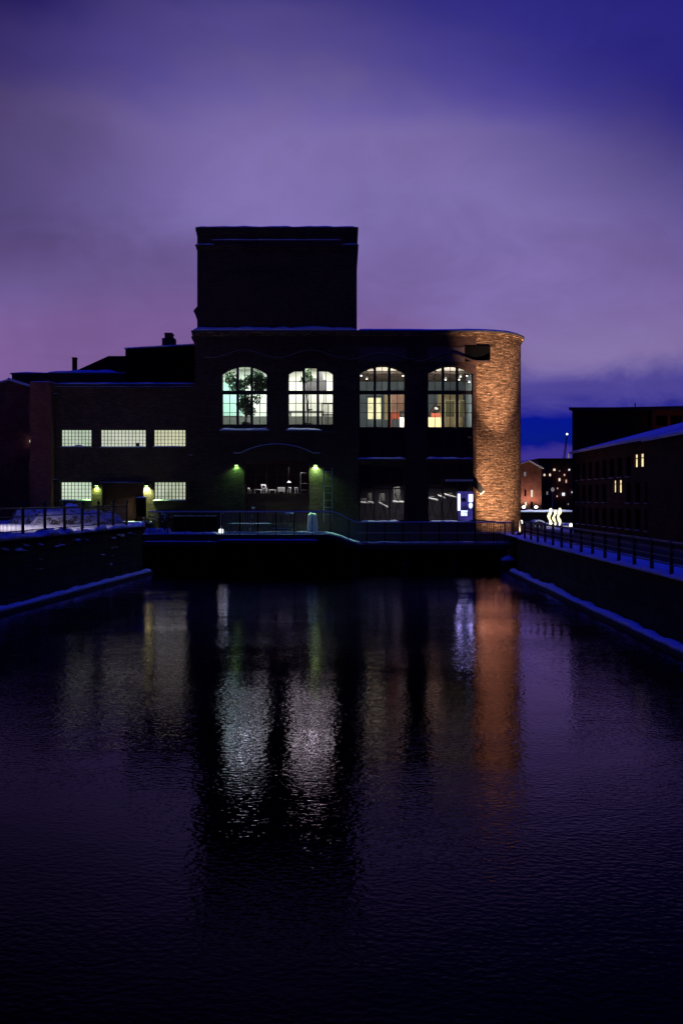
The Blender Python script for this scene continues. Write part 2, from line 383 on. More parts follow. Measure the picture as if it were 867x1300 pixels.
    vm = N(nt, 'ShaderNodeVectorMath', operation='SCALE'); L(nt, hs.outputs[0], vm.inputs[0]); L(nt, kk, vm.inputs['Scale'])
    sky = N(nt, 'ShaderNodeTexSky'); sky.sky_type = 'NISHITA'; sky.sun_disc = False
    sky.sun_elevation = R(-6); sky.sun_rotation = R(-25)
    sv = N(nt, 'ShaderNodeVectorMath', operation='SCALE'); L(nt, sky.outputs[0], sv.inputs[0]); sv.inputs['Scale'].default_value = .05
    ad = N(nt, 'ShaderNodeVectorMath', operation='ADD'); L(nt, vm.outputs[0], ad.inputs[0]); L(nt, sv.outputs[0], ad.inputs[1])
    L(nt, ad.outputs[0], bg.inputs[0]); bg.inputs[1].default_value = 1.0
make_world()
def add_light(kind, name, loc, power, col, target=None, size=.1, cone=None, blend=.5, sizey=None):
    l = bpy.data.lights.new(name, kind); l.energy = power; l.color = col
    o = bpy.data.objects.new(name, l); C.objects.link(o); o.location = loc
    if kind == 'AREA':
        l.size = size
        if sizey: l.shape = 'RECTANGLE'; l.size_y = sizey
    elif kind != 'SUN': l.shadow_soft_size = size
    if kind == 'SPOT': l.spot_size = R(cone); l.spot_blend = blend
    if target is not None:
        o.rotation_euler = (Vector(target)-Vector(loc)).to_track_quat('-Z', 'Y').to_euler()
    return o
sun = add_light('SUN', 'sun', (0,0,50), .02, (.75,.72,1)); sun.data.angle = R(12); sun.rotation_euler = (R(-84),0,R(25))

# ------------------------------------------------------------------ water and ground
mb = MB(); mb.add([(-14.6,-60,0),(14.0,-60,0),(14.0,66,0),(-14.6,66,0)], [(0,1,2,3)])
# (its edges run in under the walls)
struct(mb.build('water', 'water'))
def lq(Y): return -16.08+.0847*Y           # left wall face
def rq(Y): return 9.34+.0134*Y             # right wall face
GZ = 1.95
mb = MB(); mb.add([(-900,62.5+4,GZ-.02),(900,66.5,GZ-.02),(900,3000,GZ-.02),(-900,3000,GZ-.02)], [(0,1,2,3)])
mb.add([(rq(66.5)+.3,66.5,GZ-.02),(900,66.5,GZ-.02),(900,-60,GZ-.02),(rq(-60)+.3,-60,GZ-.02)], [(3,2,1,0)])
struct(mb.build('ground', 'asphalt'))
PZ = 2.72
ex0 = wx(178,62.0)
def height_sheet(name, x0, x1, y0, y1, nx, ny, fn, mat):
    mb = MB(); vs = []; fs = []
    for j in range(ny+1):
        y = y0+(y1-y0)*j/ny
        a, b = (x0(y), x1(y))
        for i in range(nx+1):
            x = a+(b-a)*i/nx; vs.append((x, y, fn(x, y)))
    for j in range(ny):
        for i in range(nx): k = j*(nx+1)+i; fs.append((k, k+1, k+nx+2, k+nx+1))
    mb.add(vs, fs); return mb.build(name, mat, smooth=True)
struct(height_sheet('snowy_square', lambda y: -70, lambda y: (lq(y)-.02 if y < 56.7 else ex0-.05), -60, 66.6, 120, 130,
       lambda x, y: PZ+.03+.07*noise.noise(Vector((x*.5,y*.5,0)))+.04*noise.noise(Vector((x*1.9,y*1.9,5))), 'snow'))
struct(height_sheet('snowy_path', lambda y: rq(y)+.05, lambda y: rq(y)+1.85, -60, 140, 5, 260,
       lambda x, y: GZ+.04+.03*noise.noise(Vector((x*1.5,y*1.5,0))), 'snow'))

# ------------------------------------------------------------------ left canal wall
lw = thing('canal_wall', 'dark left canal wall with snowy coping and a snowy ledge just above the water', 'canal wall', (lq(30),30,0))
mb = MB(); mb.slab([(lq(-60),-60),(lq(56.6),56.6),(lq(56.6)-.75,56.6),(lq(-60)-.75,-60)], -1.0, PZ-.06)
mb.build('wall_face', 'quay', lw)
mb = MB(); mb.slab([(lq(-60)+.62,-60),(lq(56.6)+.62,56.6),(lq(56.6)+.003,56.6),(lq(-60)+.003,-60)], -1.0, .12); mb.build('ledge', 'stone', lw)
snow_path((lq(5)+.02,5,.115), (lq(56.6)+.02,56.6,.115), -.50, .12, .16, .6).build('ledge_snow', 'snow', lw, True)
snow_path((lq(5)-.55,5,PZ-.06), (lq(56.6)-.55,56.6,PZ-.06), -.68, .20, .15, .8).build('coping_snow', 'snow', lw, True)
for i in range(34):     # snow caught on the rough wall face
    Y = random.uniform(30, 55); z = PZ-.30-abs(random.gauss(0,.16)) if i < 30 else random.uniform(.6, 2.2)
    w = random.uniform(.12,.6); x = lq(Y)
    a = (x+.002, Y, z); b = (x+.002+.0847*w, Y+w, z+random.uniform(-.05,.08)); h = random.uniform(.05,.14)
    MB().add([a, b, (b[0],b[1],b[2]+h*.6), (a[0],a[1],a[2]+h), (a[0]+.12,a[1],a[2]+.01), (b[0]+.10,b[1],b[2]+.01)],
           [(0,1,2,3),(4,5,2,3),(0,4,3),(1,2,5),(0,1,5,4)]).build('snow_patch', 'snow', lw)
for Y in (41, 50.5):
    for z in (1.75, 1.35):
        x = lq(Y); MB().tube([(x+.0,Y,z),(x+.16,Y,z),(x+.16,Y+.55,z),(x+.04,Y+.55,z)], .03, 6).build('iron_rung', 'railmetal2', lw)

# left fence
fy = [30.7+2.3*i for i in range(11)]
lf = thing('wire_fence', 'dark post and wire fence with knobbed posts along the snowy square', 'fence', (lq(42)-.28,42,PZ))
off = -.05
for Y in fy:
    x = lq(Y)+off
    mb = MB(); mb.box(x-.055,x+.055,Y-.055,Y+.055,PZ-.1,3.93)
    po = mb.build('post', 'metal', lf, bevel=.008)
    MB().lathe([(.03,0),(.04,.04),(.085,.07),(.10,.12),(.085,.18),(.04,.21),(.01,.215)], (x,Y,3.93), 10).build('knob', 'metal', po, True)
for nm, z, r in (('top_rail',3.87,.045),('middle_rail',3.55,.022),('bottom_rail',2.98,.022)):
    MB().tube([(lq(fy[0])+off,fy[0],z),(lq(fy[-1])+off,fy[-1],z)], r, 8).build(nm, 'metal', lf)
for a, b in zip(fy[:-1], fy[1:]):
    mb = MB()
    for i in range(1, 19):
        Y = a+(b-a)*i/19; x = lq(Y)+off; mb.tube([(x,Y,2.86),(x,Y,3.86)], .010, 4, False)
    mb.build('wire_panel', 'metal', lf)

# snow piles
def pile(cx, cy, rx, ry, h, label, seed):
    vs = []; fs = []; n = 34
    for j in range(n+1):
        for i in range(n+1):
            u = i/n*2-1; v = j/n*2-1; d = math.hypot(u, v)
            q = max(0, 1-d**2.6)
            p = Vector((cx+u*rx, cy+v*ry, seed))
            z = h*q*(1+.28*noise.noise(p*1.1))+.16*noise.noise(p*2.3)*min(1,q*2.5)+.13*noise.noise(p*5.5)*min(1,q*3)+.06*noise.noise(p*11)*min(1,q*3)
            vs.append((cx+u*rx, cy+v*ry, PZ-.05+max(0, z)+(.0 if q > 0 else -.06)))
    for j in range(n):
        for i in range(n): k = j*(n+1)+i; fs.append((k,k+1,k+n+2,k+n+1))
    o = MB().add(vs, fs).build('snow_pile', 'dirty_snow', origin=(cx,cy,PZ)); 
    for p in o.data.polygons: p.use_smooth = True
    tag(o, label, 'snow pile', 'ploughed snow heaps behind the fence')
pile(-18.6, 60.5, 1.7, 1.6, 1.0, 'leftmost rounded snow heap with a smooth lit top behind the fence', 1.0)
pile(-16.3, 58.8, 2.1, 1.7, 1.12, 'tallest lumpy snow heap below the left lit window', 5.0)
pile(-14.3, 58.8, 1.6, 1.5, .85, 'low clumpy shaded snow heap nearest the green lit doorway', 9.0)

# ------------------------------------------------------------------ right canal wall
rw = thing('canal_wall', 'dark right canal wall with a snowy ledge at the waterline below the path', 'canal wall', (rq(30),30,0))
mb = MB(); mb.slab([(rq(-60),-60),(rq(-60)+.7,-60),(rq(57)+.7,57),(rq(57),57)], -1.0, GZ-.03); mb.build('wall_face', 'quay', rw)
mb = MB(); mb.slab([(rq(-60)-.62,-60),(rq(-60)-.003,-60),(rq(57)-.003,57),(rq(57)-.62,57)], -1.0, .10); mb.build('ledge', 'stone', rw)
snow_path((rq(5)-.50,5,.095), (rq(57)-.50,57,.095), -.38, .11, .13, .7).build('ledge_snow', 'snow', rw, True)
snow_path((rq(5)-.05,5,GZ-.03), (rq(57)-.05,57,GZ-.03), -.45, .12, .16, .7).build('coping_snow', 'snow', rw, True)
mb = MB(); mb.slab([(rq(57)+.55,57.002),(rq(57)+1.2,57.002),(rq(66)+1.2,66.4),(rq(66)+.55,66.4)], -1.0, GZ-.035); mb.build('wall_return', 'quay', rw)
ry = [17.9+1.98*i for i in range(20)]
rf = thing('railing', 'black four rail metal railing along the snowy path on the right', 'railing', (rq(40)+.3,40,GZ))
for Y in ry:
    x = rq(Y)+.12; mb = MB(); mb.box(x-.05,x+.05,Y-.05,Y+.05,GZ-.02,3.0)
    mb.add([(x-.06,Y-.06,3.0),(x+.06,Y-.06,3.0),(x+.06,Y+.06,3.0),(x-.06,Y+.06,3.0),(x,Y,3.06)], [(0,1,4),(1,2,4),(2,3,4),(3,0,4),(3,2,1,0)])
    mb.build('post', 'metal', rf)
for i, z in enumerate((2.96, 2.74, 2.52, 2.30)):
    MB().tube([(rq(ry[0])+.12,ry[0],z),(rq(ry[-1])+.12,ry[-1],z)], .045 if i == 0 else .027, 8).build('rail', 'railmetal2', rf)
# low dark wall on the far side of the path
tag(MB().slab([(rq(-20)+1.86,-20),(rq(-20)+2.1,-20),(rq(75)+2.1,75),(rq(75)+1.86,75)], GZ-.1, GZ+.42).build('low_wall', 'stone', origin=(rq(30)+2,30,GZ)),
    'low dark stone kerb wall between the snowy path and the right building', 'wall')

# ------------------------------------------------------------------ main building
mu = thing('brick_building', 'tall dark brick museum with flat tower, four arched lit windows and round lit corner', 'building', (0,FY,GZ))
UP = [(282,340),(366,424),(456,515),(543,601)]
ZT = fz(421)
AR = 66.5
holes = []
spring, top = fz(475), fz(464)
for i, (a, b) in enumerate(UP):
    holes.append(arch_loop(fx(a), fx(b), fz(545 if i < 2 else 581), spring, top))
holes.append([(fx(311),fz(664)),(fx(393),fz(664)),(fx(393),fz(584)),(fx(311),fz(584))])     # entrance glazing
holes.append([(fx(456),fz(662)),(fx(515),fz(662)),(fx(515),fz(590)),(fx(456),fz(590))])
holes.append([(fx(543),fz(662)),(fx(601),fz(662)),(fx(601),fz(588)),(fx(543),fz(588))])
outer = [(fx(248),1.2),(fx(605),1.2),(fx(605),ZT),(fx(248),ZT)]
MB().wall(outer, holes, FY, FY+.55).build('front_wall', 'brick', mu)
# shell behind
CR = 3.55; CXc = fx(605); CYc = FY+.04+CR; BK = 84.0
xr = CXc+CR
mb = MB(); mb.box(fx(248),fx(248)+.5,FY+.55,BK,1.2,ZT-.3); mb.box(fx(248),xr,BK,BK+.5,1.2,ZT-.3); mb.box(xr-.5,xr,CYc,BK,1.2,ZT-.3)
mb.build('side_wall', 'brick', mu)
def quarter(r, n=24): return [(CXc+r*math.sin(math.pi/2*i/n), CYc-r*math.cos(math.pi/2*i/n)) for i in range(n+1)]
q = quarter(CR); qi = quarter(CR-.5)
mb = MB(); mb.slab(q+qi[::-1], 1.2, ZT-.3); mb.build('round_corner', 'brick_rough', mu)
for z0, z1, pr in ((ZT-.30, ZT-.16, .10), (ZT-.16, ZT-.06, .18), (ZT-.06, ZT+.05, .26)):
    qq = quarter(CR+pr, 24)
    poly = [(fx(248)-.15-pr*.2, FY-pr)]+[(CXc, FY-pr)]+[(x, y) for x, y in qq[1:]]+[(xr+pr,BK+.6),(fx(248)-.15-pr*.2,BK+.6)]
    MB().slab(poly, z0, z1).build('cornice', 'brick_rough' if z0 < ZT-.1 else 'stone', mu)
# snow on the roof
def roof_snow():
    pr = .215; qq = quarter(CR+pr, 24)
    outer = [(fx(455), FY-pr+.05)]+[(fx(455)+(CXc-fx(455))*i/14, FY-pr+.04*noise.noise(Vector((i,2,2)))) for i in range(1,14)]+qq+[(xr+pr,BK),(fx(455),BK)]
    inner = []
    c = Vector((7, 76))
    for p in outer:
        v = Vector(p); inner.append(tuple(v+(c-v).normalized()*.30))
    n = len(outer); mb = MB()
    vs = [(x,y,ZT+.05) for x,y in outer]+[(x,y,ZT+.20+.03*noise.noise(Vector((x,y,1)))) for x,y in inner]
    mb.add(vs, [(i,(i+1)%n,(i+1)%n+n,i+n) for i in range(n)]+[tuple(range(n,2*n)), tuple(range(n-1,-1,-1))])
    return mb
roof_snow().build('roof_snow', 'snow', mu)
# tower
tx0, tx1 = fx(251), fx(453.5); tz1 = fz(289); TB = 75.0
mb = MB(); mb.box(tx0,tx1,FY+.02,TB,ZT+.06,tz1-.3)
tw = mb.build('tower', 'brick', mu)
mb = MB(); mb.box(tx0-.06,tx1+.06,FY-.06,TB+.06,fz(316),fz(312.5)); mb.box(tx0-.11,tx1+.11,FY-.11,TB+.11,fz(312.5)+.002,fz(311)); mb.build('string_course', 'brick', tw)
mb = MB(); mb.box(tx0-.04,tx1+.04,FY-.04,TB+.04,fz(298),fz(294)); mb.box(tx0-.09,tx1+.09,FY-.09,TB+.09,fz(294)+.002,fz(289)); mb.build('cornice', 'brick', tw)
mb = MB(); mb.box(tx0+.9,tx1-1.0,FY-.05,FY+.018,fz(312),fz(305)); mb.build('frieze_panel', 'brick', tw)
snow_strip(tx0-.1,tx1+.1,FY-.10,TB+.1,fz(289),.16,.4).build('snow_cap', 'snow', tw, True)
snow_strip(fx(269),fx(434),FY-.05,FY+.015,fz(305),.07,.4).build('snow_line', 'snow', tw, True)
snow_strip(tx0-.1,fx(273),FY-.11,FY+.015,fz(311),.09,.3).build('snow_line', 'snow', tw, True)
snow_strip(fx(434),tx1+.1,FY-.11,FY+.015,fz(311),.09,.3).build('snow_line', 'snow', tw, True)
snow_strip(fx(247),tx1,FY-.26,FY+.03,ZT+.05,.22,.4).build('snow_line', 'snow', tw, True)
mb = MB()
for py, d in ((395,.22),):
    z = fz(py); mb.prism([(tx0-.002,z+.35),(tx0-d*.5,z+.28),(tx0-d*1.3,z+.05),(tx0-d*.8,z-.15),(tx0-d*.3,z-.45),(tx0-.002,z-.6)], FY+.2, FY+1.6)
mb.build('corbel', 'brick', tw)
mb = MB(); z = ZT-.3; x0 = fx(248); mb.prism([(x0-.002,z),(x0-.25,z),(x0-.20,z-.2),(x0-.08,z-.4),(x0-.002,z-.55)], FY+.05, FY+1.4)
mb.build('corbel', 'brick', mu)
# raised dark lettering on the tower
cu = bpy.data.curves.new('lettering', 'FONT'); cu.body = 'VAPRIIKKI'; cu.size = 1.12; cu.extrude = .02; cu.align_x = 'CENTER'
tmp = bpy.data.objects.new('lettering_tmp', cu); C.objects.link(tmp)
bpy.context.view_layer.update()
dg = bpy.context.evaluated_depsgraph_get(); me = bpy.data.meshes.new_from_object(tmp.evaluated_get(dg)); bpy.data.objects.remove(tmp)
wd = max(v.co.x for v in me.vertices)-min(v.co.x for v in me.vertices); k = (fx(383)-fx(281))/wd
cxm = (max(v.co.x for v in me.vertices)+min(v.co.x for v in me.vertices))/2
for v in me.vertices:
    x, y, z = v.co; v.co = ((x-cxm)*k+fx(332)-ORG[mu.name][0], FY-.005-z-ORG[mu.name][1], y*1.0+fz(352)-ORG[mu.name][2])
me.materials.append(M['metal']); lo = bpy.data.objects.new('lettering', me); C.objects.link(lo); lo.parent = tw
# recessed frieze panels, projecting dark band by the corner
for a, b in ((456,516),(544,590)):
    MB().box(fx(a),fx(b),FY-.012,FY-.002,fz(459),fz(441)).build('frieze_panel', 'panel', mu)
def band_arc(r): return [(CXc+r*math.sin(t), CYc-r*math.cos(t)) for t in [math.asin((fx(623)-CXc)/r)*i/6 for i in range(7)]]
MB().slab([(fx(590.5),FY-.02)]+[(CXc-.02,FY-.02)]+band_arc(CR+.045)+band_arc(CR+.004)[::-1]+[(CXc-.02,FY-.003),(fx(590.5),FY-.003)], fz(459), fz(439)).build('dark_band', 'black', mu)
# hood moulds
def hood(x0, x1, zs, zt, e0, e1, nm='hood_mould'):
    pts = [(e0,zs)]+[(x0+(x1-x0)*i/16, zs+(zt-zs)*.5*(1-math.cos(2*math.pi*i/16))**.85/2**-.15/1.0*1.0) for i in range(17)]+[(e1,zs)]
    if nm == 'entrance_hood': pts = [(e0,zs)]+[(x0+(x1-x0)*i/16, arch_z(x0+(x1-x0)*i/16,x0,x1,zs,zt)) for i in range(17)]+[(e1,zs)]
    pts = [(x, min(z, zt)) for x, z in pts]
    mb = MB(); sn = MB(); sh = .05 if nm == 'entrance_hood' else .012
    for (a, za), (b, zb) in zip(pts[:-1], pts[1:]):
        mb.prism([(a,za-.10),(b,zb-.10),(b,zb),(a,za)], FY-.09, FY-.001)
        sn.prism([(a,za+.002),(b,zb+.002),(b,zb+sh),(a,za+sh)], FY-.085, FY-.002)
    h = mb.build(nm, 'brick', mu); sn.build('snow_line', 'snow', h)
gap = [(262,270,352),(352,354,437),(441,444,527),(527,530,590)]
hood(fx(272),fx(350),fz(454),fz(444.5),fx(261),fx(353))
hood(fx(356),fx(434),fz(454),fz(444.5),fx(353.2),fx(441))
hood(fx(447),fx(524),fz(456),fz(448),fx(441.2),fx(527))
hood(fx(534),fx(607),fz(458),fz(448),fx(527.2),fx(623.5))
hood(fx(306),fx(398),fz(575.5),fz(564),fx(297),fx(407),'entrance_hood')
# plinth, sills
mb = MB(); mb.box(fx(440),fx(603),FY-.10,FY-.002,1.2,fz(664)); mb.build('plinth', 'stone', mu)
for a, b in ((456,508),(543,601)):
    snow_strip(fx(a),fx(b),FY-.10,FY+.2,fz(664)+.002,.16,.3).build('sill_snow', 'snow', mu, True)

# --- windows
def bars(mb, xs, zs, x0, x1, z0, z1, y, w, d):
    for x in xs: mb.box(x-w/2,x+w/2,y,y+d,z0,z1)
    for z in zs: mb.box(x0,x1,y+.004,y+d-.004,z-w/2,z+w/2)
def arched_window(i, a, b):
    x0, x1 = fx(a), fx(b); y = FY+.22; zb = fz(545 if i < 2 else 581); zlow = fz(539)
    fr = MB()
    w = .07
    fr.box(x0,x0+w,y,y+.12,zb,spring); fr.box(x1-w,x1,y,y+.12,zb,spring)
    # arch head
    lo = arch_loop(x0,x1,zb,spring,top)[2:]; li = arch_loop(x0+w,x1-w,zb,spring,top-w)[2:]
    for p, q_, s_, t_ in zip(lo[:-1], lo[1:], li[:-1], li[1:]): fr.prism([p,q_,t_,s_], y, y+.12)
    m1 = x0+(x1-x0)*.345; m2 = x0+(x1-x0)*.655; th = .17
    for m in (m1, m2): fr.box(m-th/2,m+th/2,y-.02,y+.14,zb,arch_z(m,x0,x1,spring,top)-.02)
    fr.box(x0,x1,y-.015,y+.135,fz(500.2),fz(495.4))
    fr.box(x0,x1,y-.01,y+.13,zb,fz(538.5) if i < 2 else zb+.10)
    if i >= 2:
        fr.box(x0,x1,y-.01,y+.13,fz(556),fz(554)); fr.box(x0,x1,y-.012,y+.132,fz(569),fz(567.5))
    cells = [(x0+w,m1-th/2),(m1+th/2,m2-th/2),(m2+th/2,x1-w)]
    wn = fr.build('window', 'frame', mu)
    th2 = MB()
    for (p, q_) in cells:
        c = (p+q_)/2; zt_ = min(arch_z(c,x0,x1,spring,top), top)-.05
        th2.box(c-.019,c+.019,y+.03,y+.09,zb,zt_)
        for py in ([483.5,511.5,523.5] if i < 2 else [483.5,511.5,523.5,562]):
            th2.box(p,q_,y+.034,y+.086,fz(py)-.018,fz(py)+.018)
    th2.build('glazing_bars', 'frame' if i < 3 else 'framered', wn)
    loop = arch_loop(x0+.01,x1-.01,zb,spring,top-.01)
    MB().add([(x,y+.06,z) for x,z in loop], [tuple(range(len(loop)))]).build('pane', 'glass', wn)
    if i == 1:   # blanked arch corners
        mb = MB()
        for p, q_ in (cells[0], cells[2]): mb.box(p,q_,y+.1,y+.13,fz(471),fz(463))
        mb.box(cells[1][0],cells[1][1],y+.1,y+.13,fz(467),fz(463)); mb.build('blanking_board', 'frame', wn)
    zs = zb
    if i < 2:
        MB().box(x0-.12,x1+.12,FY-.10,FY-.002,fz(549),fz(546.6)).build('sill', 'stone', wn)
        snow_strip(x0-.12,x1+(.1 if i == 0 else -.75),FY-.10,FY+.2,fz(546.6)+.002,.15,.25).build('sill_snow', 'snow', wn, True)
    else:
        MB().box(x0-.12,x1+.02,FY-.10,FY-.002,fz(585),fz(582.8)).build('sill', 'stone', wn)
        snow_strip(x0-.10,x1,FY-.10,FY+.2,fz(582.8)+.002,.12,.25).build('sill_snow', 'snow', wn, True)
for i, (a, b) in enumerate(UP): arched_window(i, a, b)
# shop windows
def shop_window(x0, x1, z0, z1, door=None):
    y = FY+.25; fr = MB(); w = .09
    fr.box(x0,x0+w,y,y+.1,z0,z1); fr.box(x1-w,x1,y,y+.1,z0,z1); fr.box(x0+w,x1-w,y,y+.1,z1-w,z1); fr.box(x0+w,x1-w,y,y+.1,z0,z0+w)
    n = 3
    for i in range(1,n):
        x = x0+(x1-x0)*i/n; fr.box(x-.035,x+.035,y+.003,y+.097,z0+w,z1-w)
    zt = z0+(z1-z0)*.58; fr.box(x0+w,x1-w,y+.006,y+.094,zt-.05,zt+.05)
    wn = fr.build('window', 'framered', mu)
    MB().add([(x0,y+.05,z0),(x1,y+.05,z0),(x1,y+.05,z1),(x0,y+.05,z1)], [(0,1,2,3)]).build('pane', 'glassdark', wn)
shop_window(fx(456),fx(515),fz(662),fz(590)); shop_window(fx(543),fx(601),fz(662),fz(588))
# transom shelf lit by the corner flood, in the right shop window
MB().box(fx(566),fx(601),FY+.02,FY+.24,fz(611),fz(608.5)).build('awning_ledge', 'white', mu)
# entrance
y = FY+.25
e0, e1, ez0, ez1 = fx(311), fx(393), fz(664), fz(584)
MB().box(e0,e1,y,y+.08,ez0,fz(629)).build('door_panel', 'doorred', mu)
fr = MB(); fr.box(e0,e1,y-.06,y+.12,fz(629)+.002,fz(627)); fr.box(e0,e1,y-.03,y+.1,fz(589),fz(584)); fr.box(e0,e0+.08,y,y+.1,fz(627),fz(589)); fr.box(e1-.08,e1,y,y+.1,fz(627),fz(589))
for i in range(1,6): x = e0+(e1-e0)*i/6; fr.box(x-.02,x+.02,y+.01,y+.08,fz(627),fz(589))
fr.box(e0+.08,e1-.08,y+.013,y+.077,fz(602)-.025,fz(602)+.025)
wn = fr.build('window', 'framered', mu)
MB().add([(e0,y+.05,fz(627)),(e1,y+.05,fz(627)),(e1,y+.05,fz(589)),(e0,y+.05,fz(589))], [(0,1,2,3)]).build('pane', 'glassdark', wn)
mb = MB()
for i in range(1,9): x = e0+(e1-e0)*i/9; mb.box(x-.012,x+.012,y-.012,y-.002,ez0,fz(629)-.02)
mb.build('door_batten', 'doorred', mu)

# --- rooms
def room(nm, x0, x1, y0, y1, z0, z1, mats):
    """open-fronted room: floor, ceiling, back and side walls as separate parts"""
    MB().box(x0,x1,y0,y1,z0-.2,z0).build(nm+'_floor', mats['floor'], mu)
    if nm == 'exhibition':
        mb = MB(); zc_ = 12.98; x_ = [(y0,z1),(y0+.9,zc_),(y1,zc_),(y1,zc_+.15),(y0+.9,zc_+.15),(y0,z1+.15)]; mb.slab([(a,b) for a,b in x_], x0, x1); mb.v = [(z,x,y) for x,y,z in mb.v]
        mb.build(nm+'_ceiling', mats['ceil'], mu)
    else: MB().box(x0,x1,y0,y1,z1,z1+.2).build(nm+'_ceiling', mats['ceil'], mu)
    MB().box(x0,x1,y1,y1+.1,z0-.2,z1+.2).build(nm+'_back_wall', mats['back'], mu)
    for a_, b_ in ((x0-.1,x0),(x1,x1+.1)): MB().box(a_,b_,y0,y1+.1,z0-.2,z1+.2).build(nm+'_side_wall', mats['side'], mu)
RY = FY+.56
zA0, zA1 = fz(541.5), fz(455)
room('gallery', fx(262), fx(440), RY, RY+5, zA0, zA1, dict(floor='plaster_grey', ceil='plaster', back='plaster', side='plaster'))
room('exhibition', fx(446), fx(603), RY, RY+6, zA0, zA1+.3, dict(floor='wood', ceil='plaster', back='plaster_blue', side='plaster_blue'))
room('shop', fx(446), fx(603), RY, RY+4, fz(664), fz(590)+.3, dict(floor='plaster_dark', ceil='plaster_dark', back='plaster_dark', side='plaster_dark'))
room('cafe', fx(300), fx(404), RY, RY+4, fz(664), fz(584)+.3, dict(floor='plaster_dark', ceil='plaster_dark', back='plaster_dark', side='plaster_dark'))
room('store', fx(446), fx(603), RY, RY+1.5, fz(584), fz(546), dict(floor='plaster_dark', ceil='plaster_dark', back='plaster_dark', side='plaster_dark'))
xa, xb = fx(262), fx(440)
add_light('AREA', 'gallery_lamp', (fx(305), RY+2.2, zA1-.12), 340, (.80,1,.88), (fx(305), RY+2.6, 0), 3.4, sizey=2.0)
add_light('AREA', 'gallery_lamp', (fx(395), RY+2.2, zA1-.12), 520, (1,.97,.86), (fx(395), RY+2.6, 0), 3.6, sizey=2.0)
add_light('AREA', 'exhibition_lamp', ((fx(446)+fx(603))/2, RY+.45, zA1-.1), 480, (1,.90,.74), ((fx(446)+fx(603))/2, RY+4, zA0+1), 7.0, sizey=.3)
add_light('AREA', 'ceiling_fill', ((fx(446)+fx(603))/2, RY+.5, zA0+.1), 300, (1,.86,.66), ((fx(446)+fx(603))/2, RY+3, zA1+1), 7.0, sizey=.25)  # unseen fill light, added behind the sill to brighten the ceiling
add_light('SPOT', 'shop_lamp', (fx(500), RY+.4, fz(592)), 420, (1,.97,.9), (fx(500), RY+1.2, fz(650)), .05, 120, .6)
add_light('SPOT', 'shop_lamp', (fx(560), RY+.4, fz(592)), 420, (1,.97,.9), (fx(560), RY+1.2, fz(650)), .05, 120, .6)
add_light('SPOT', 'cafe_lamp', (fx(340), RY+.5, fz(588)), 380, (1,.96,.95), (fx(340), RY+.7, fz(640)), .05, 120, .5)
add_light('SPOT', 'cafe_lamp', (fx(372), RY+.5, fz(588)), 380, (1,.96,.95), (fx(372), RY+.7, fz(640)), .05, 120, .5)
# dado bands, teal screen, coloured exhibits
def bw(px, Y): return wx(px, Y)
def bzz(py, Y): return wz(py, Y)
Yb = RY+4.98
MB().box(xa,xb,Yb-.03,Yb-.001+.01,zA0,bzz(528.5,Yb)).build('dado', 'plaster_grey', mu)
tag(MB().box(bw(270,Yb),bw(309,Yb),Yb-.10,Yb-.04,bzz(528,Yb)+.01,bzz(485,Yb)).build('wall_screen', 'plaster_teal', origin=(bw(290,Yb),Yb,zA0)), 'pale teal wall screen behind the plant in the first arched window', 'screen')
# second window furniture
Y2 = RY+3.2
o = thing('shelf_unit', 'black open shelf frame in the lower right of the second arched window', 'shelf', (bw(414,RY+.6),RY+.6,zA0))
Ys = RY+.6; mb = MB()
for px in (409.5,417,424.5): mb.box(bw(px,Ys)-.035,bw(px,Ys)+.035,Ys,Ys+.07,zA0,bzz(512,Ys))
mb.build('upright', 'metal', o)
mb = MB()
for py in (512,526.5): mb.box(bw(409,Ys),bw(425,Ys),Ys-.01,Ys+.35,bzz(py,Ys)-.035,bzz(py,Ys)+.035)
mb.build('shelf', 'metal', o)
o = thing('grey_partition', 'grey stepped partition across the upper middle of the second arched window', 'partition', (bw(400,Y2),Y2,zA0))
MB().prism([(bw(386,Y2),bzz(498,Y2)),(bw(415,Y2),bzz(498,Y2)),(bw(415,Y2),bzz(482,Y2)),(bw(411,Y2),bzz(482,Y2)),(bw(409,Y2),bzz(472,Y2)),(bw(406,Y2),bzz(472,Y2)),(bw(404,Y2),bzz(480.5,Y2)),(bw(395,Y2),bzz(480,Y2)),(bw(393,Y2),bzz(477,Y2)),(bw(390,Y2),bzz(477.5,Y2)),(bw(386,Y2),bzz(475,Y2))], Y2, Y2+.15).build('board', 'plaster_dim', o)
MB().box(bw(389,Y2),bw(390,Y2),Y2,Y2+.1,zA0,bzz(498,Y2)).box(bw(411,Y2),bw(412,Y2),Y2,Y2+.1,zA0,bzz(498,Y2)).build('post', 'plaster_grey', o)
o = thing('display_bench', 'long pale bench with a dark screen on it in the second arched window', 'bench', (bw(393,RY+3),RY+3,zA0))
Yq = RY+3.6
MB().box(bw(366,Yq),bw(412,Yq),Yq,Yq+.6,bzz(523.5,Yq),bzz(521.5,Yq)).build('bench_top', 'plaster_grey', o)
MB().box(bw(368,Yq),bw(370,Yq),Yq,Yq+.5,zA0,bzz(523.5,Yq)-.002).box(bw(409,Yq),bw(411,Yq),Yq,Yq+.5,zA0,bzz(523.5,Yq)-.002).build('bench_leg', 'plaster_grey', o)
o = thing('monitor', 'small flat dark monitor on the pale bench in the second arched window', 'monitor', (bw(393,Yq),Yq,bzz(521.5,Yq)))
MB().box(bw(389,Yq),bw(397,Yq),Yq+.2,Yq+.25,bzz(520.5,Yq),bzz(518.8,Yq)).build('screen', 'metal', o)
MB().box(bw(392.6,Yq),bw(393.4,Yq),Yq+.2,Yq+.3,bzz(521.5,Yq)+.001,bzz(520.5,Yq)-.001).build('stand', 'metal', o)
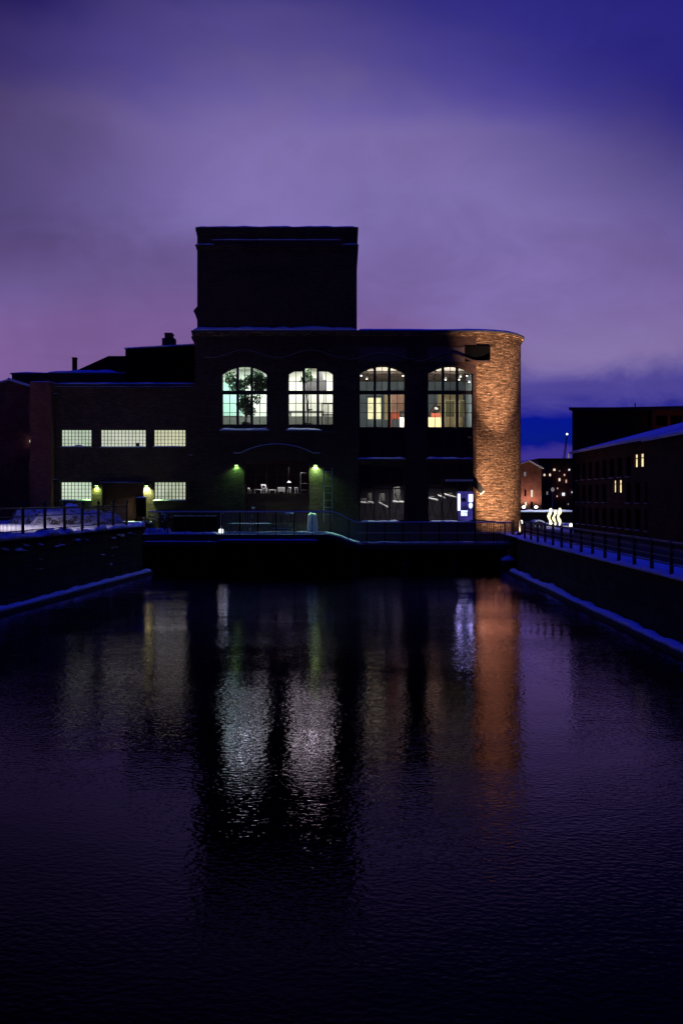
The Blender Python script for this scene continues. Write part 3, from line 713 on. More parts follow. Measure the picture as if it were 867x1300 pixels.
# indoor trees
def indoor_tree(label, px, Y, clumps, seed, nl=900, lz=.18):
    rng = random.Random(seed)
    X = bw(px,Y); o = thing('indoor_tree', label, 'tree', (X,Y,zA0))
    mb = MB(); mb.lathe([(.22,0),(.30,.1),(.32,.42),(.28,.45)], (X,Y,zA0+.001), 12); mb.build('pot', 'plaster_dark', o)
    tk = MB(); tk.tube([(X,Y,zA0+.4),(X+.05,Y,zA0+1.3),(X-.05,Y+.1,zA0+2.6)], [.06,.05,.03], 6)
    lf_ = MB()
    for (cpx, cpy, rx, rz, n) in clumps:
        cx_, cz_ = bw(cpx,Y), bzz(cpy,Y)
        tk.tube([(X,Y,zA0+1.2),((X+cx_)/2,Y,(zA0+1.4+cz_)/2),(cx_,Y,cz_)], [.035,.02,.01], 5)
        for k in range(int(n*1.5)):
            while True:
                a, b, c = rng.uniform(-1,1), rng.uniform(-1,1), rng.uniform(-1,1)
                if a*a+b*b+c*c < 1: break
            p = Vector((cx_+a*rx, Y+b*.6, cz_+c*rz)); d = Vector((rng.gauss(0,1),rng.gauss(0,1),rng.gauss(-.4,.7))).normalized()
            s_ = d.cross(Vector((rng.random(),rng.random(),rng.random()))).normalized()*lz*.32; l = d*lz*rng.uniform(.7,1.4)
            lf_.add([p, p+l*.5+s_, p+l, p+l*.5-s_], [(0,1,2,3)])
    tk.build('trunk', 'twig', o); lf_.build('crown', 'leaf', o)
indoor_tree('leafy indoor tree filling the first arched window', 313, RY+1.6,
    [(293,480,.40,.42,150),(300,488,.42,.45,170),(309,489,.35,.4,150),(318,482,.42,.36,170),(327,479,.45,.42,260),(335,485,.5,.5,330),(330,492,.5,.35,230),(312,508,.40,.55,230),(317,521,.42,.42,200),(307,515,.28,.3,90),(327,506,.25,.35,50)], 3)
indoor_tree('small dark plant hanging at the top middle of the second arched window', 391, RY+1.9,
    [(391,474,.22,.34,70),(386,482,.18,.26,45),(395,480,.2,.15,35)], 8)
# exhibition room: beams, doorway, exhibits
YB = RY+5.95
o = thing('ceiling_beams', 'dark roof beams with small spotlights at the top of the right two arched windows', 'beams', (fx(525),RY+3,zA1))
for Yq_ in (RY+.95, RY+2.0, RY+3.1, RY+4.3, RY+5.4):
    MB().box(fx(446)+.01,fx(603)-.01,Yq_,Yq_+.12,12.80,12.977).build('beam', 'wood_beam', o)
mb = MB()
for px in (470,500,552,585): mb.box(bw(px,RY+3)-.05,bw(px,RY+3)+.05,RY+1.075,RY+5.4,12.88,12.974)
mb.build('cross_beam', 'wood_beam', o)
M['spotglow'] = emit('spot_glow', (1,.96,.85), 8)
for k, (px, py) in enumerate(((459,477),(466,481),(487,476),(512,477),(552,470),(585,478),(593,477),(583,482),(596,485),(566,482))):
    Yq_ = RY+1.2+.45*(k%4)
    s_ = thing('track_spotlight', ['round glowing spotlight near the beams, right windows'][0], 'spotlight', (bw(px,Yq_),Yq_,bzz(py,Yq_)), 'track spotlights under the exhibition beams')
    MB().lathe([(.055,0),(.075,.02),(.075,.14),(.05,.17)], (bw(px,Yq_),Yq_,bzz(py,Yq_)), 10).build('housing', 'white', s_)
    MB().lathe([(.01,0),(.06,.003),(.06,.02)], (bw(px,Yq_),Yq_,bzz(py,Yq_)-.025), 10).build('lens', 'spotglow', s_)
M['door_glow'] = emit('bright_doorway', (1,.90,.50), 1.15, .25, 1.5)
M['cream'] = noisy('cream_paint', (.75,.66,.42), .15, 2)
M['pinkpanel'] = noisy('rose_panel', (.52,.33,.28), .5, 3)
M['olive'] = noisy('olive_panel', (.16,.17,.10), .5, 4)
M['redbox'] = noisy('red_plinth', (.40,.10,.06), .3, 3)
M['screen_lit'] = emit('lit_screen', (.75,.92,1), 1.1, .3, 2)
Yd = YB-.12
def panel(nm, label, cat, px0, px1, py0, py1, Y, mat, frame='wood_beam'):
    o = thing(nm, label, cat, (bw((px0+px1)/2,Y),Y,zA0))
    x0, x1, z0, z1 = bw(px0,Y), bw(px1,Y), max(zA0+.02, bzz(py1,Y)), bzz(py0,Y)
    MB().box(x0,x1,Y,Y+.05,z0,z1).build('panel', mat, o)
    w = .05; mb = MB(); mb.box(x0-w,x0-.002,Y-.02,Y+.07,zA0,z1+w).box(x1+.002,x1+w,Y-.02,Y+.07,zA0,z1+w).box(x0,x1,Y-.02,Y+.07,z1+.002,z1+w)
    mb.build('frame', frame, o); return o
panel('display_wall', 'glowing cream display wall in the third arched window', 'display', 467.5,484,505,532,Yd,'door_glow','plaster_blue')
panel('pale_column', 'narrow cream column right of the glowing display wall', 'column', 488.5,493.5,501,533,Yd,'cream','plaster_blue')
panel('rose_banner', 'mottled rose banner in the right of the third arched window', 'banner', 497,513,501,523,Yd-.5,'pinkpanel','cream')
panel('red_plinth', 'low red display plinth under the rose banner', 'plinth', 497,508,524,532,RY+3.5,'redbox','redbox')
panel('patterned_panel', 'tall olive patterned exhibit panel in the middle of the fourth window', 'exhibit', 566,577,509,529,RY+4.2,'olive','cream')
panel('patterned_panel', 'narrow olive patterned exhibit panel right of the taller one', 'exhibit', 584,590,509,529,RY+4.2,'olive','cream')
panel('lit_screen', 'bright pale screen at the right edge of the fourth arched window', 'screen', 594.5,601,503,524,RY+4.4,'screen_lit','plaster')
MB().box(bw(556,Yd),fx(603),YB-.06,YB+.0,zA0,bzz(500,Yd)).build('display_backdrop', 'cream', mu)
o = thing('exhibit_machine', 'dark curved machine on a red box in the lower left of the fourth window', 'exhibit', (bw(551,RY+2.5),RY+2.5,zA0))
Ye = RY+2.5
MB().box(bw(548,Ye),bw(559,Ye),Ye,Ye+.5,bzz(530,Ye),bzz(524,Ye)).build('red_base', 'redbox', o)
MB().tube([(bw(545,Ye),Ye+.2,bzz(528,Ye)),(bw(548,Ye),Ye+.2,bzz(522,Ye)),(bw(553,Ye),Ye+.2,bzz(518,Ye)),(bw(557.5,Ye),Ye+.2,bzz(517,Ye)),(bw(558.5,Ye),Ye+.2,bzz(522,Ye))], [.07,.12,.2,.17,.08], 10).build('arm', 'metal', o, True)
MB().lathe([(.02,-.1),(.13,-.05),(.13,.05),(.02,.1)], (bw(554,Ye),Ye-.05,bzz(518.5,Ye)), 12).build('disc', 'plaster', o, True)
MB().box(bw(544,Ye),bw(560,Ye),Ye-.1,Ye+.8,zA0+.001,bzz(530,Ye)-.003).build('plinth', 'cream', o)
o = thing('round_exhibit', 'small dark rounded exhibit at the right edge of the third window', 'exhibit', (bw(511,RY+2),RY+2,zA0))
MB().lathe([(.05,0),(.18,.05),(.22,.25),(.15,.42),(.03,.46)], (bw(511,RY+2),RY+2,bzz(530,RY+2)), 12).build('body', 'metal', o, True)
MB().box(bw(508,RY+2),bw(514,RY+2),RY+1.8,RY+2.3,zA0+.001,bzz(530,RY+2)-.002).build('plinth', 'plaster', o)

# shop window displays: pale furniture caught by the lamps
def chair(nm, label, X, Y, z, h, rz, mat='white', group=None):
    o = thing(nm, label, 'chair', (X,Y,z), group); o.rotation_euler = (0,0,rz)
    s_ = h/.85; w = .21*s_
    for sx in (-1,1):
        for sy in (-1,1):
            mb = MB(); mb.bar((X+sx*w*.95,Y+sy*w*.95,z),(X+sx*w*.8,Y+sy*w*.8,z+.45*s_),.035*s_); mb.build('leg', mat, o)
    MB().box(X-w,X+w,Y-w,Y+w,z+.451*s_,z+.49*s_).build('seat', mat, o, bevel=.01)
    mb = MB(); mb.bar((X-w*.9,Y+w*.9,z+.492*s_),(X-w*1.05,Y+w*1.3,z+h),.04*s_); mb.bar((X+w*.9,Y+w*.9,z+.492*s_),(X+w*1.05,Y+w*1.3,z+h),.04*s_)
    mb.bar((X-w,Y+w*1.2,z+h*.93),(X+w,Y+w*1.2,z+h*.93),.03*s_,.14*s_); mb.build('backrest', mat, o); return o
zc = fz(629)+.15; Yc = RY+.75
MB().box(fx(305),fx(400),RY+.05,RY+1.5,zc-.12,zc).build('window_shelf', 'plaster_grey', mu)
Yw = RY+.8
def cwx(px): return bw(px,Yw)
g = 'white seats lit in the middle window'
chair('cafe_chair', 'white chair with raised crossed arms in the middle entrance window', cwx(336.5), Yw, zc, .62, .5, 'white', g)
chair('cafe_chair', 'low white chair right of centre in the entrance window, box shaped', cwx(367.5), Yw, zc, .42, -.3, 'white', g)
chair('cafe_chair', 'rightmost low white chair in the entrance window', cwx(377), Yw, zc, .42, .2, 'white', g)
chair('cafe_chair', 'leftmost small pale chair in the corner of the entrance window', cwx(318), Yw, zc, .38, .9, 'white', g)
def table(nm, label, X, Y, z, w, d, h, mat='white', tilt=0):
    o = thing(nm, label, 'table', (X,Y,z)); o.rotation_euler = (0,tilt,0)
    MB().box(X-w/2,X+w/2,Y-d/2,Y+d/2,z+h-.05,z+h).build('tabletop', mat, o, bevel=.008)
    for sx in (-1,1):
        for sy in (-1,1): MB().bar((X+sx*w*.42,Y+sy*d*.4,z),(X+sx*w*.42,Y+sy*d*.4,z+h-.052),.035).build('leg', mat, o)
    return o
table('low_table', 'low white slanting table left of the crossed chair in the entrance window', cwx(328), Yw, zc, .5, .5, .28, 'white')
table('low_table', 'low white rounded table just right of the crossed chair', cwx(346.5), Yw, zc, .45, .5, .25, 'white')
o = thing('white_box', 'solid white box in the middle of the entrance window', 'box', (cwx(358),Yw,zc))
MB().box(cwx(353.5),cwx(362),Yw-.2,Yw+.2,zc+.12,zc+.42).build('body', 'white', o, bevel=.02)
for sx in (354.5,361): MB().box(cwx(sx)-.02,cwx(sx)+.02,Yw-.15,Yw+.15,zc,zc+.118).build('foot', 'white', o)
o = thing('wall_shelf', 'small wall shelf with pale boards at the right of the entrance window', 'shelf', (cwx(386),Yw,zc))
mb = MB()
for py in (600,613.5,622): mb.box(cwx(382.5),cwx(391),Yw,Yw+.25,wz(py,Yw)-.03,wz(py,Yw)+.01)
mb.build('shelf', 'plaster_grey', o)
MB().box(cwx(382.5)-.03,cwx(382.5)-.002,Yw,Yw+.25,zc,wz(600,Yw)+.01).build('upright', 'plaster_grey', o)
o = thing('hanging_lamp', 'small white arched pendant lamp shade in the entrance window', 'lamp', (cwx(367.5),Yw,wz(612,Yw)))
MB().lathe([(.16,0),(.14,.06),(.07,.11),(.02,.13)], (cwx(367.5),Yw,wz(613,Yw)), 14).build('shade', 'white', o, True)
MB().tube([(cwx(367.5),Yw,wz(613,Yw)+.13),(cwx(367.5),Yw,fz(584)+.3)], .008, 4).build('cord', 'metal', o)
# draped pale exhibits in the two shop windows
def drape(label, px, py, w, h, Y, seed, lean=.3):
    rng = random.Random(seed); X = bw(px,Y); z = wz(py,Y)
    o = thing('folded_chair', label, 'chair', (X,Y,fz(664)), 'pale folding chairs behind the shop glass')
    mb = MB(); mb.bar((X-w*.45,Y,fz(664)),(X+w*.35,Y+.1,z+h),.04); mb.bar((X+w*.45,Y,fz(664)),(X-w*.35,Y+.1,z+h*.9),.04); mb.build('leg', 'metal', o)
    MB().add([(X-w/2,Y-.2,z+.02),(X+w/2,Y-.2,z-lean*.35),(X+w/2,Y+.25,z-lean*.35+.08),(X-w/2,Y+.25,z+.10),(X-w/2,Y-.2,z-.03),(X+w/2,Y-.2,z-lean*.35-.05),(X+w/2,Y+.25,z-lean*.35+.03),(X-w/2,Y+.25,z+.05)],
             [(0,1,2,3),(7,6,5,4),(0,4,5,1),(1,5,6,2),(2,6,7,3),(3,7,4,0)]).build('seat', 'white', o)
    MB().add([(X-w*.45,Y+.2,z+.12),(X+w*.25,Y+.2,z+.05),(X+w*.15,Y+.32,z+h),(X-w*.40,Y+.32,z+h*.95),(X-w*.45,Y+.23,z+.12),(X+w*.25,Y+.23,z+.05),(X+w*.15,Y+.35,z+h),(X-w*.40,Y+.35,z+h*.95)],
             [(0,1,2,3),(7,6,5,4),(0,4,5,1),(1,5,6,2),(2,6,7,3),(3,7,4,0)]).build('backrest', 'plaster_grey', o)
Yx = RY+.9
drape('leftmost pale folding chair behind the left shop window', 464, 638, .62, .30, Yx, 1, .1)
drape('folding chair with a tall grey back in the left shop window', 471, 637, .42, .62, Yx, 2, .25)
drape('folding chair with a steep white seat in the middle of the left shop window', 487, 638, .62, .66, Yx, 3, .9)
drape('rightmost tall grey folding chair in the left shop window', 506, 637, .75, 1.05, Yx, 4, .1)
drape('low white folding chair at the left of the right shop window', 549, 632, .8, .12, Yx, 5, .5)
drape('second pale folding chair in the right shop window', 561, 629, .5, .12, Yx, 6, .5)
drape('third pale folding chair next to the blue display case', 572, 628, .75, .12, Yx, 7, .5)
# bright blue display case
M['blue_strip'] = emit('blue_white_tube', (.50,.52,1), 4.5)
M['blue_back'] = emit('blue_back_panel', (.10,.08,.55), .33, .7, 1.6)
M['blue_card'] = emit('pale_lit_card', (.62,.72,1), 1.6, .3, 3)
o = thing('display_case', 'bright blue lit display case beside the round brick corner', 'display case', (fx(591.5),RY-.2,fz(662)))
Yk = FY+.02
MB().box(fx(582),fx(600.5),Yk+.12,Yk+.16,fz(660),fz(624)).build('back_panel', 'blue_back', o)
MB().box(fx(581.5),fx(584.5),Yk+.02,Yk+.10,fz(648),fz(627)).build('light_tube', 'blue_strip', o)
MB().box(fx(595.5),fx(600.5),Yk+.02,Yk+.10,fz(637),fz(627.5)).build('light_tube', 'blue_strip', o)
MB().box(fx(585.5),fx(593.5),Yk+.03,Yk+.06,fz(655),fz(650.5)).box(fx(585.5),fx(594),Yk+.03,Yk+.06,fz(650),fz(648)).build('price_card', 'blue_card', o)
MB().box(fx(586),fx(592),Yk+.04,Yk+.1,fz(637),fz(632)).build('shelf_goods', 'plaster_grey', o)
MB().lathe([(.03,0),(.12,.08),(.14,.25),(.09,.36),(.02,.4)], (fx(598),Yk+.08-.02,fz(645.5)), 10).build('vase', 'blue_card', o, True)
mb = MB(); mb.box(fx(581),fx(581.4),Yk,Yk+.18,fz(661),fz(623.5)).box(fx(600.6),fx(601),Yk,Yk+.18,fz(661),fz(623.5)).box(fx(581.4),fx(600.6),Yk,Yk+.18,fz(623.9),fz(623.3)); mb.build('case_frame', 'metal', o)

# ------------------------------------------------------------------ wall lamps
M['lamp_green'] = emit('green_lamp_glow', (.55,1,.30), 7)
def wall_lamp(label, px, py, Y, power, col, cone=105, tilt=.25):
    X, z = wx(px,Y), wz(py,Y)
    o = thing('wall_lamp', label, 'wall lamp', (X,Y,z), 'green wall lamps beside the doorways')
    MB().box(X-.16,X+.16,Y-.30,Y-.003,z+.07,z+.20).build('hood', 'metal', o, bevel=.015)
    MB().box(X-.10,X+.10,Y-.22,Y-.06,z+.055,z+.069).build('lens', 'lamp_green', o)
    s_ = add_light('SPOT', 'lamp_light', (X,Y-.09,z+.03), power, col, (X,Y-.09+tilt*.5,z-1), .03, cone, .9); return o
wall_lamp('green wall lamp left of the arched entrance', 301, 592, FY, 150, (.24,1,.20), 140, .1)
wall_lamp('green wall lamp right of the arched entrance beside the ladder', 401, 592, FY, 560, (.36,1,.26), 140, .1)
add_light('SPOT', 'lamp_light', (wx(401,FY),FY-.32,wz(592,FY)), 520, (.55,1,.66), (wx(399.5,FY),FY-1.1,2.2), .04, 58, .8)
WY = 66.7
wall_lamp('green wall lamp left of the dark red gate', 124, 618, WY, 420, (.50,1,.20), 130, .1)
wall_lamp('bright yellow green wall lamp right of the dark red gate', 187, 618, WY, 1300, (.64,1,.34), 130, .1)
# ladder on the wall by the right lamp
o = thing('wall_ladder', 'dark iron ladder fixed to the wall right of the entrance', 'ladder', (fx(416),FY,fz(662)))
MB().box(fx(411.5)-.03,fx(411.5)+.03,FY-.2,FY-.14,fz(662),fz(594)).box(fx(422)-.03,fx(422)+.03,FY-.2,FY-.14,fz(662),fz(594)).build('rail', 'railmetal', o)
mb = MB()
for py in range(599, 660, 9): mb.box(fx(411.5)+.031,fx(422)-.031,FY-.19,FY-.15,fz(py)-.02,fz(py)+.02)
mb.build('rung', 'railmetal', o)

# corner flood light
o = thing('floodlight', 'black floodlight bracket fixed between the shop window and the round corner', 'floodlight', (fx(606),FY,fz(622)))
MB().prism([(fx(604),fz(609)),(fx(608),fz(613)),(fx(614),fz(622)),(fx(610.5),fz(626.5)),(fx(605),fz(622))], FY-.45, FY-.12).build('housing', 'metal', o, bevel=.01)
M['flood_glow'] = emit('flood_glow', (1,.72,.45), 6)
MB().prism([(fx(609.3),fz(627.3)),(fx(613.4),fz(623.4)),(fx(613.9),fz(624)),(fx(609.8),fz(627.9))], FY-.43, FY-.14).build('lens', 'flood_glow', o)
MB().box(fx(603),fx(604)-.0,FY-.35,FY-.002,fz(616),fz(612)).build('bracket', 'metal', o)
# ground floods in front of the corner
for GX, GY, GZZ, pw, tg, cone, nm in ((11.25,62.6,2.12,40000,(10.9,FY+.2,14.0),33,'farther floodlight on the quay end aimed high at the round corner'),(11.0,61.9,2.12,7000,(10.6,FY+.2,4.9),72,'nearer floodlight on the quay end aimed at the foot of the round corner')):
    o = thing('ground_floodlight', nm, 'floodlight', (GX,GY,GZZ-.2))
    MB().prism([(GX-.13,GZZ-.10),(GX+.13,GZZ-.10),(GX+.10,GZZ+.03),(GX-.10,GZZ+.03)], GY-.20, GY-.06).build('housing', 'metal', o, bevel=.01)
    MB().box(GX-.02,GX+.02,GY-.15,GY-.11,GZZ-.22,GZZ-.102).build('stand', 'metal', o)
    if cone > 50: MB().box(GX+.14,GX+.15,GY-.2,GY+.65,GZZ-.1,GZZ+.75).box(GX-.30,GX-.29,GY-.2,GY+.65,GZZ-.1,GZZ+.75).box(GX-.288,GX+.138,GY-.2,GY+.65,GZZ-.12,GZZ-.105).build('added_visor', 'metal', o)  # plates added to keep this beam off the facade and right block
    add_light('SPOT', 'corner_flood', (GX,GY,GZZ), pw, (1,.66,.42), tg, .04, cone, .95)

# ------------------------------------------------------------------ left wing
wg = thing('brick_wing', 'low dark brick wing with five gridded lit windows left of the tower', 'building', (wx(160,WY),WY,GZ))
def vx(px): return wx(px,WY)
def vz(py): return wz(py,WY)
WIN = [(78,117,545,567),(128,186,545,567.5),(195.5,236.5,545,567),(77.5,117,611.5,635),(196,236.5,611.5,635)]
hl = [[(vx(a),vz(d)),(vx(b),vz(d)),(vx(b),vz(c)),(vx(a),vz(c))] for a,b,c,d in WIN]
hl.append([(vx(130),1.6),(vx(183),1.6),(vx(183),vz(613)),(vx(130),vz(613))])
MB().wall([(vx(70),1.5),(fx(248)-.02,1.5),(fx(248)-.02,vz(489)),(vx(70),vz(489))], hl, WY, WY+.5).build('front_wall', 'brick', wg)
MB().box(vx(70)-.003-.5,vx(70)-.003,WY+.02,82,1.5,vz(489)).box(vx(70),fx(248)-.02,81.5,82,1.5,vz(489)).build('side_wall', 'brick', wg)
MB().box(vx(43),vx(70)-.006,WY-.7,WY+.01,1.5,vz(486.5)).build('corner_pier', 'brick_red', wg)
MB().box(vx(70),fx(248)-.02,WY-.12,82,vz(489)+.002,vz(487.5)).build('parapet', 'stone', wg)
snow_strip(vx(70),fx(248)-.02,WY-.12,81,vz(487.5)+.002,.12,.5).build('parapet_snow', 'snow', wg, True)
snow_strip(vx(43),vx(70),WY-.75,WY+.3,vz(486.5)+.002,.09,.3).build('parapet_snow', 'snow', wg, True)
snow_strip(vx(70),fx(248)-.02,WY-.16,WY-.002,vz(491),.03,.5).build('parapet_snow', 'snow', wg, True)
MB().box(vx(70),fx(248)-.02,WY-.15,WY-.003,vz(493),vz(491)-.001).build('string_course', 'brick', wg)
def frosted(name, c0, c1):
    """frosted glazing that glows by itself in place of a lit room, in soft random tones"""
    m, nt, out = new_mat(name); e = N(nt, 'ShaderNodeEmission'); tc = N(nt, 'ShaderNodeTexCoord')
    n = N(nt, 'ShaderNodeTexNoise'); n.inputs['Scale'].default_value = .9; n.inputs['Detail'].default_value = 3
    L(nt, tc.outputs['Object'], n.inputs['Vector'])
    mr = N(nt, 'ShaderNodeMapRange'); mr.inputs[1].default_value = .3; mr.inputs[2].default_value = .7; L(nt, n.outputs[0], mr.inputs[0])
    mx = N(nt, 'ShaderNodeMix', data_type='RGBA'); mx.inputs[6].default_value = (*c0,1); mx.inputs[7].default_value = (*c1,1)
    L(nt, mr.outputs[0], mx.inputs[0]); L(nt, mx.outputs[2], e.inputs[0]); e.inputs[1].default_value = 1.0
    g_ = N(nt, 'ShaderNodeBsdfDiffuse'); g_.inputs[0].default_value = (.25,.27,.25,1)
    a = N(nt, 'ShaderNodeAddShader'); L(nt, e.outputs[0], a.inputs[0]); L(nt, g_.outputs[0], a.inputs[1]); L(nt, a.outputs[0], out.inputs[0]); return m
FROST = [frosted('frosted_green', (.40,.50,.36), (.56,.66,.50)), frosted('frosted_pale', (.50,.55,.42), (.66,.68,.54)), frosted('frosted_yellow', (.54,.56,.36), (.68,.67,.46)),
         frosted('frosted_mint', (.46,.60,.42), (.64,.75,.58)), frosted('frosted_dim', (.32,.38,.24), (.60,.64,.50))]
for i, (a,b,c,d) in enumerate(WIN):
    x0,x1,z0,z1 = vx(a),vx(b),vz(d),vz(c); y = WY+.16; w = .05
    fr = MB(); fr.box(x0,x0+w,y,y+.1,z0,z1).box(x1-w,x1,y,y+.1,z0,z1).box(x0+w,x1-w,y,y+.1,z1-w,z1).box(x0+w,x1-w,y,y+.1,z0,z0+w)
    wn = fr.build('window', 'frame', wg)
    nx = 9 if i != 1 else 13; ny = 5; gb = MB(); t = .034 if i < 4 else .055
    for k in range(1,nx): x = x0+(x1-x0)*k/nx; gb.box(x-t/2,x+t/2,y+.01,y+.05,z0+w,z1-w)
    for k in range(1,ny): z = z0+(z1-z0)*k/ny; gb.box(x0+w,x1-w,y+.013,y+.047,z-.012,z+.012)
    gb.build('glazing_bars', 'frame', wn)
    MB().box(x0+.01,x1-.01,y+.055,y+.085,z0+.01,z1-.01).build('pane', FROST[i], wn)
    MB().box(x0-.06,x1+.06,WY-.08,WY-.003,z0-.10,z0-.02).build('sill', 'stone', wn)
    snow_strip(x0-.05,x1+(.05 if i != 2 else -.1),WY-.08,WY+.14,z0-.018,.06,.3).build('sill_snow', 'snow', wn, True)
    if i == 1: MB().box(vx(173),vx(177.5),y-.01,y+.012,vz(566.3),vz(562)).build('vent', 'metal', wn)
    if i == 0: MB().box(vx(96),vx(104),y+.012,y+.05-.0345,vz(566.5),vz(564.5)).build('note_sheet', 'white', wn)
o_ = MB()
o_.box(vx(130),vx(183),WY+.38,WY+.44,1.6,vz(613)); gt = o_.build('gate', 'gatered', wg)
mb = MB()
for k in range(1,14): x = vx(130)+(vx(183)-vx(130))*k/14; mb.box(x-.015,x+.015,WY+.365,WY+.379,1.6,vz(614))
mb.build('batten', 'gatered', gt)
MB().box(vx(128),vx(185),WY-.22,WY-.003,vz(613.5)+.003,vz(612.4)).build('canopy', 'stone', wg)
snow_strip(vx(128),vx(185),WY-.22,WY-.003,vz(612.4)+.002,.025,.3).build('canopy_snow', 'snow', wg, True)
for px, py in ((243,578),(72,609),(72,500)):
    o = thing('wall_box', {243:'small snow topped wall box right of the upper lit windows',72:'small wall box on the wing by its corner pier'}[px], 'wall box', (vx(px),WY,vz(py)), 'small boxes on the wing wall' if px == 72 else None)
    MB().box(vx(px)-.14,vx(px)+.14,WY-.16,WY-.003,vz(py)-.22,vz(py)).build('box_body', 'metal', o, bevel=.01)
    MB().box(vx(px)-.13,vx(px)+.13,WY-.15,WY-.01,vz(py)+.001,vz(py)+.04).build('snow_cap', 'snow', o, bevel=.015)
# rear volumes
YR = 76.0
rb = thing('rear_hall', 'long flat roofed hall with snowy edge behind the brick wing', 'building', (wx(90,YR),YR,GZ))
MB().box(wx(16,YR),wx(160,YR),YR,YR+9,GZ-.1,wz(475.5,YR)).build('wall', 'brick', rb)
MB().box(wx(15,YR),wx(160,YR),YR-.2,YR+9.2,wz(475.5,YR)+.002,wz(474,YR)).build('roof_edge', 'stone', rb)
snow_strip(wx(62,YR),wx(149,YR),YR-.22,YR+2,wz(474,YR)+.002,.24,.5).build('roof_snow', 'snow', rb, True)
snow_strip(wx(15,YR),wx(62,YR),YR-.2,YR+2,wz(474,YR)+.002,.12,.5).build('roof_snow', 'snow', rb, True)
MB().box(wx(149,YR),wx(160,YR),YR-.2,YR+2,wz(474,YR)+.003,wz(474,YR)+.05).build('roof_snow', 'snow', rb, bevel=.02)
YS = 72.0
bb = thing('rear_block', 'taller dark block with sloping snowy roof and twin flue left of the tower', 'building', (wx(204,YS),YS,GZ))
MB().prism([(wx(160,YS),GZ),(wx(247.5,YS),GZ),(wx(247.5,YS),wz(438,YS)),(wx(160,YS),wz(443,YS))], YS, YS+9).build('wall', 'black', bb)
mb = MB(); mb.prism([(wx(159,YS),wz(443,YS)+.002),(wx(247.5,YS),wz(438,YS)+.002),(wx(247.5,YS),wz(438,YS)+.09),(wx(159,YS),wz(443,YS)+.08)], YS-.12, YS+9); mb.build('roof_snow', 'snow', bb)
MB().box(wx(206.5,YS+1),wx(222,YS+1),YS+1,YS+1.9,wz(440,YS+1),wz(429,YS+1)).box(wx(209.5,YS+1),wx(219,YS+1),YS+1.1,YS+1.8,wz(429,YS+1),wz(422,YS+1)).box(wx(209,YS+1),wx(219.5,YS+1),YS+1.05,YS+1.85,wz(424,YS+1),wz(423,YS+1)).build('chimney', 'brick', bb)
YH = 90.0
hb = thing('hipped_building', 'dark hipped roof with a tall thin chimney behind the flat hall', 'building', (wx(150,YH),YH,GZ))
x0, x1, ze, zr = wx(97,YH), wx(250,YH), wz(473,YH), wz(449,YH)
MB().box(x0+.1,x1,YH,YH+12,GZ-.1,ze).build('wall', 'brick', hb)
mb = MB(); xk = wx(128,YH); mb.add([(x0-.2,YH-.3,ze),(x1,YH-.3,ze),(x1,YH+12,ze),(x0-.2,YH+12,ze),(xk,YH+3.2,zr+.25),(x1,YH+3.2,zr+.25),(xk,YH+8,zr+.25),(x1,YH+8,zr+.25)],
       [(0,1,5,4),(2,3,6,7),(3,0,4,6),(4,5,7,6),(1,2,7,5),(0,3,2,1)]); mb.build('roof', 'black', hb)
MB().box(wx(92.5,84),wx(97.5,84),84,84.4,wz(476,84),wz(453.5,84)).box(wx(92,84),wx(98,84),83.95,84.45,wz(455,84),wz(454,84)).build('chimney', 'brick', hb)
# gabled house far left
YG = 74.0
gb = thing('gabled_house', 'dark brick gabled house with snowy verge at the left edge', 'building', (wx(12,YG),YG,GZ))
xa_, xe = wx(12,YG), wx(44,YG); za, zer = wz(483,YG), wz(492.5,YG); xl = 2*xa_-xe-3; zl = za-(za-zer)/(xe-xa_)*(xa_-xl)
MB().prism([(xl,PZ-.4),(xe,PZ-.4),(xe,zer),(xa_,za),(xl,zl)], YG, YG+14).build('wall', 'brick_red', gb)
mb = MB(); mb.prism([(xa_,za+.003),(xe+.15,zer-.04),(xe+.15,zer+.12),(xa_,za+.2)], YG-.25, YG+14.2).prism([(xl,zl+.003),(xa_-.001,za+.003),(xa_-.001,za+.09),(xl,zl+.09)], YG-.25, YG+14.2); mb.build('roof_snow', 'snow', gb)
MB().box(wx(36,YG),wx(43,YG),YG-.3,YG-.003,wz(620,YG),wz(619,YG)).build('ledge', 'stone', gb)
M['white_lamp'] = emit('white_lamp_glow', (1,.93,.8), 3)
o = thing('wall_lamp', 'small white lamp high on the far left gabled house', 'wall lamp', (wx(41,YG),YG,wz(561,YG)))
MB().lathe([(.03,0),(.07,.06),(.08,.2),(.04,.34)], (wx(41.3,YG),YG-.25,wz(563,YG)), 10).build('globe', 'white_lamp', o, True)
MB().box(wx(41.3,YG)-.03,wx(41.3,YG)+.03,YG-.25,YG-.003,wz(563,YG)+.341,wz(563,YG)+.40).build('arm', 'metal', o)

# street lamp on the square, out of the picture to the left
o = thing('street_lamp', 'tall street lamp on the snowy square at the far left', 'street lamp', (-20.2,49.5,PZ))
MB().lathe([(.10,0),(.09,.4),(.055,.5),(.045,5.2),(.03,5.25)], (-20.2,49.5,PZ), 10).build('pole', 'metal', o, True)
MB().lathe([(.32,0),(.30,.05),(.10,.22),(.04,.3)], (-20.2,49.5,PZ+5.2), 14).build('lamp_shade', 'metal', o, True)
add_light('SPOT', 'square_lamp', (-20.2,49.5,PZ+5.0), 5200, (1,.76,.70), (-19.7,50.0,0), .12, 124, .35)

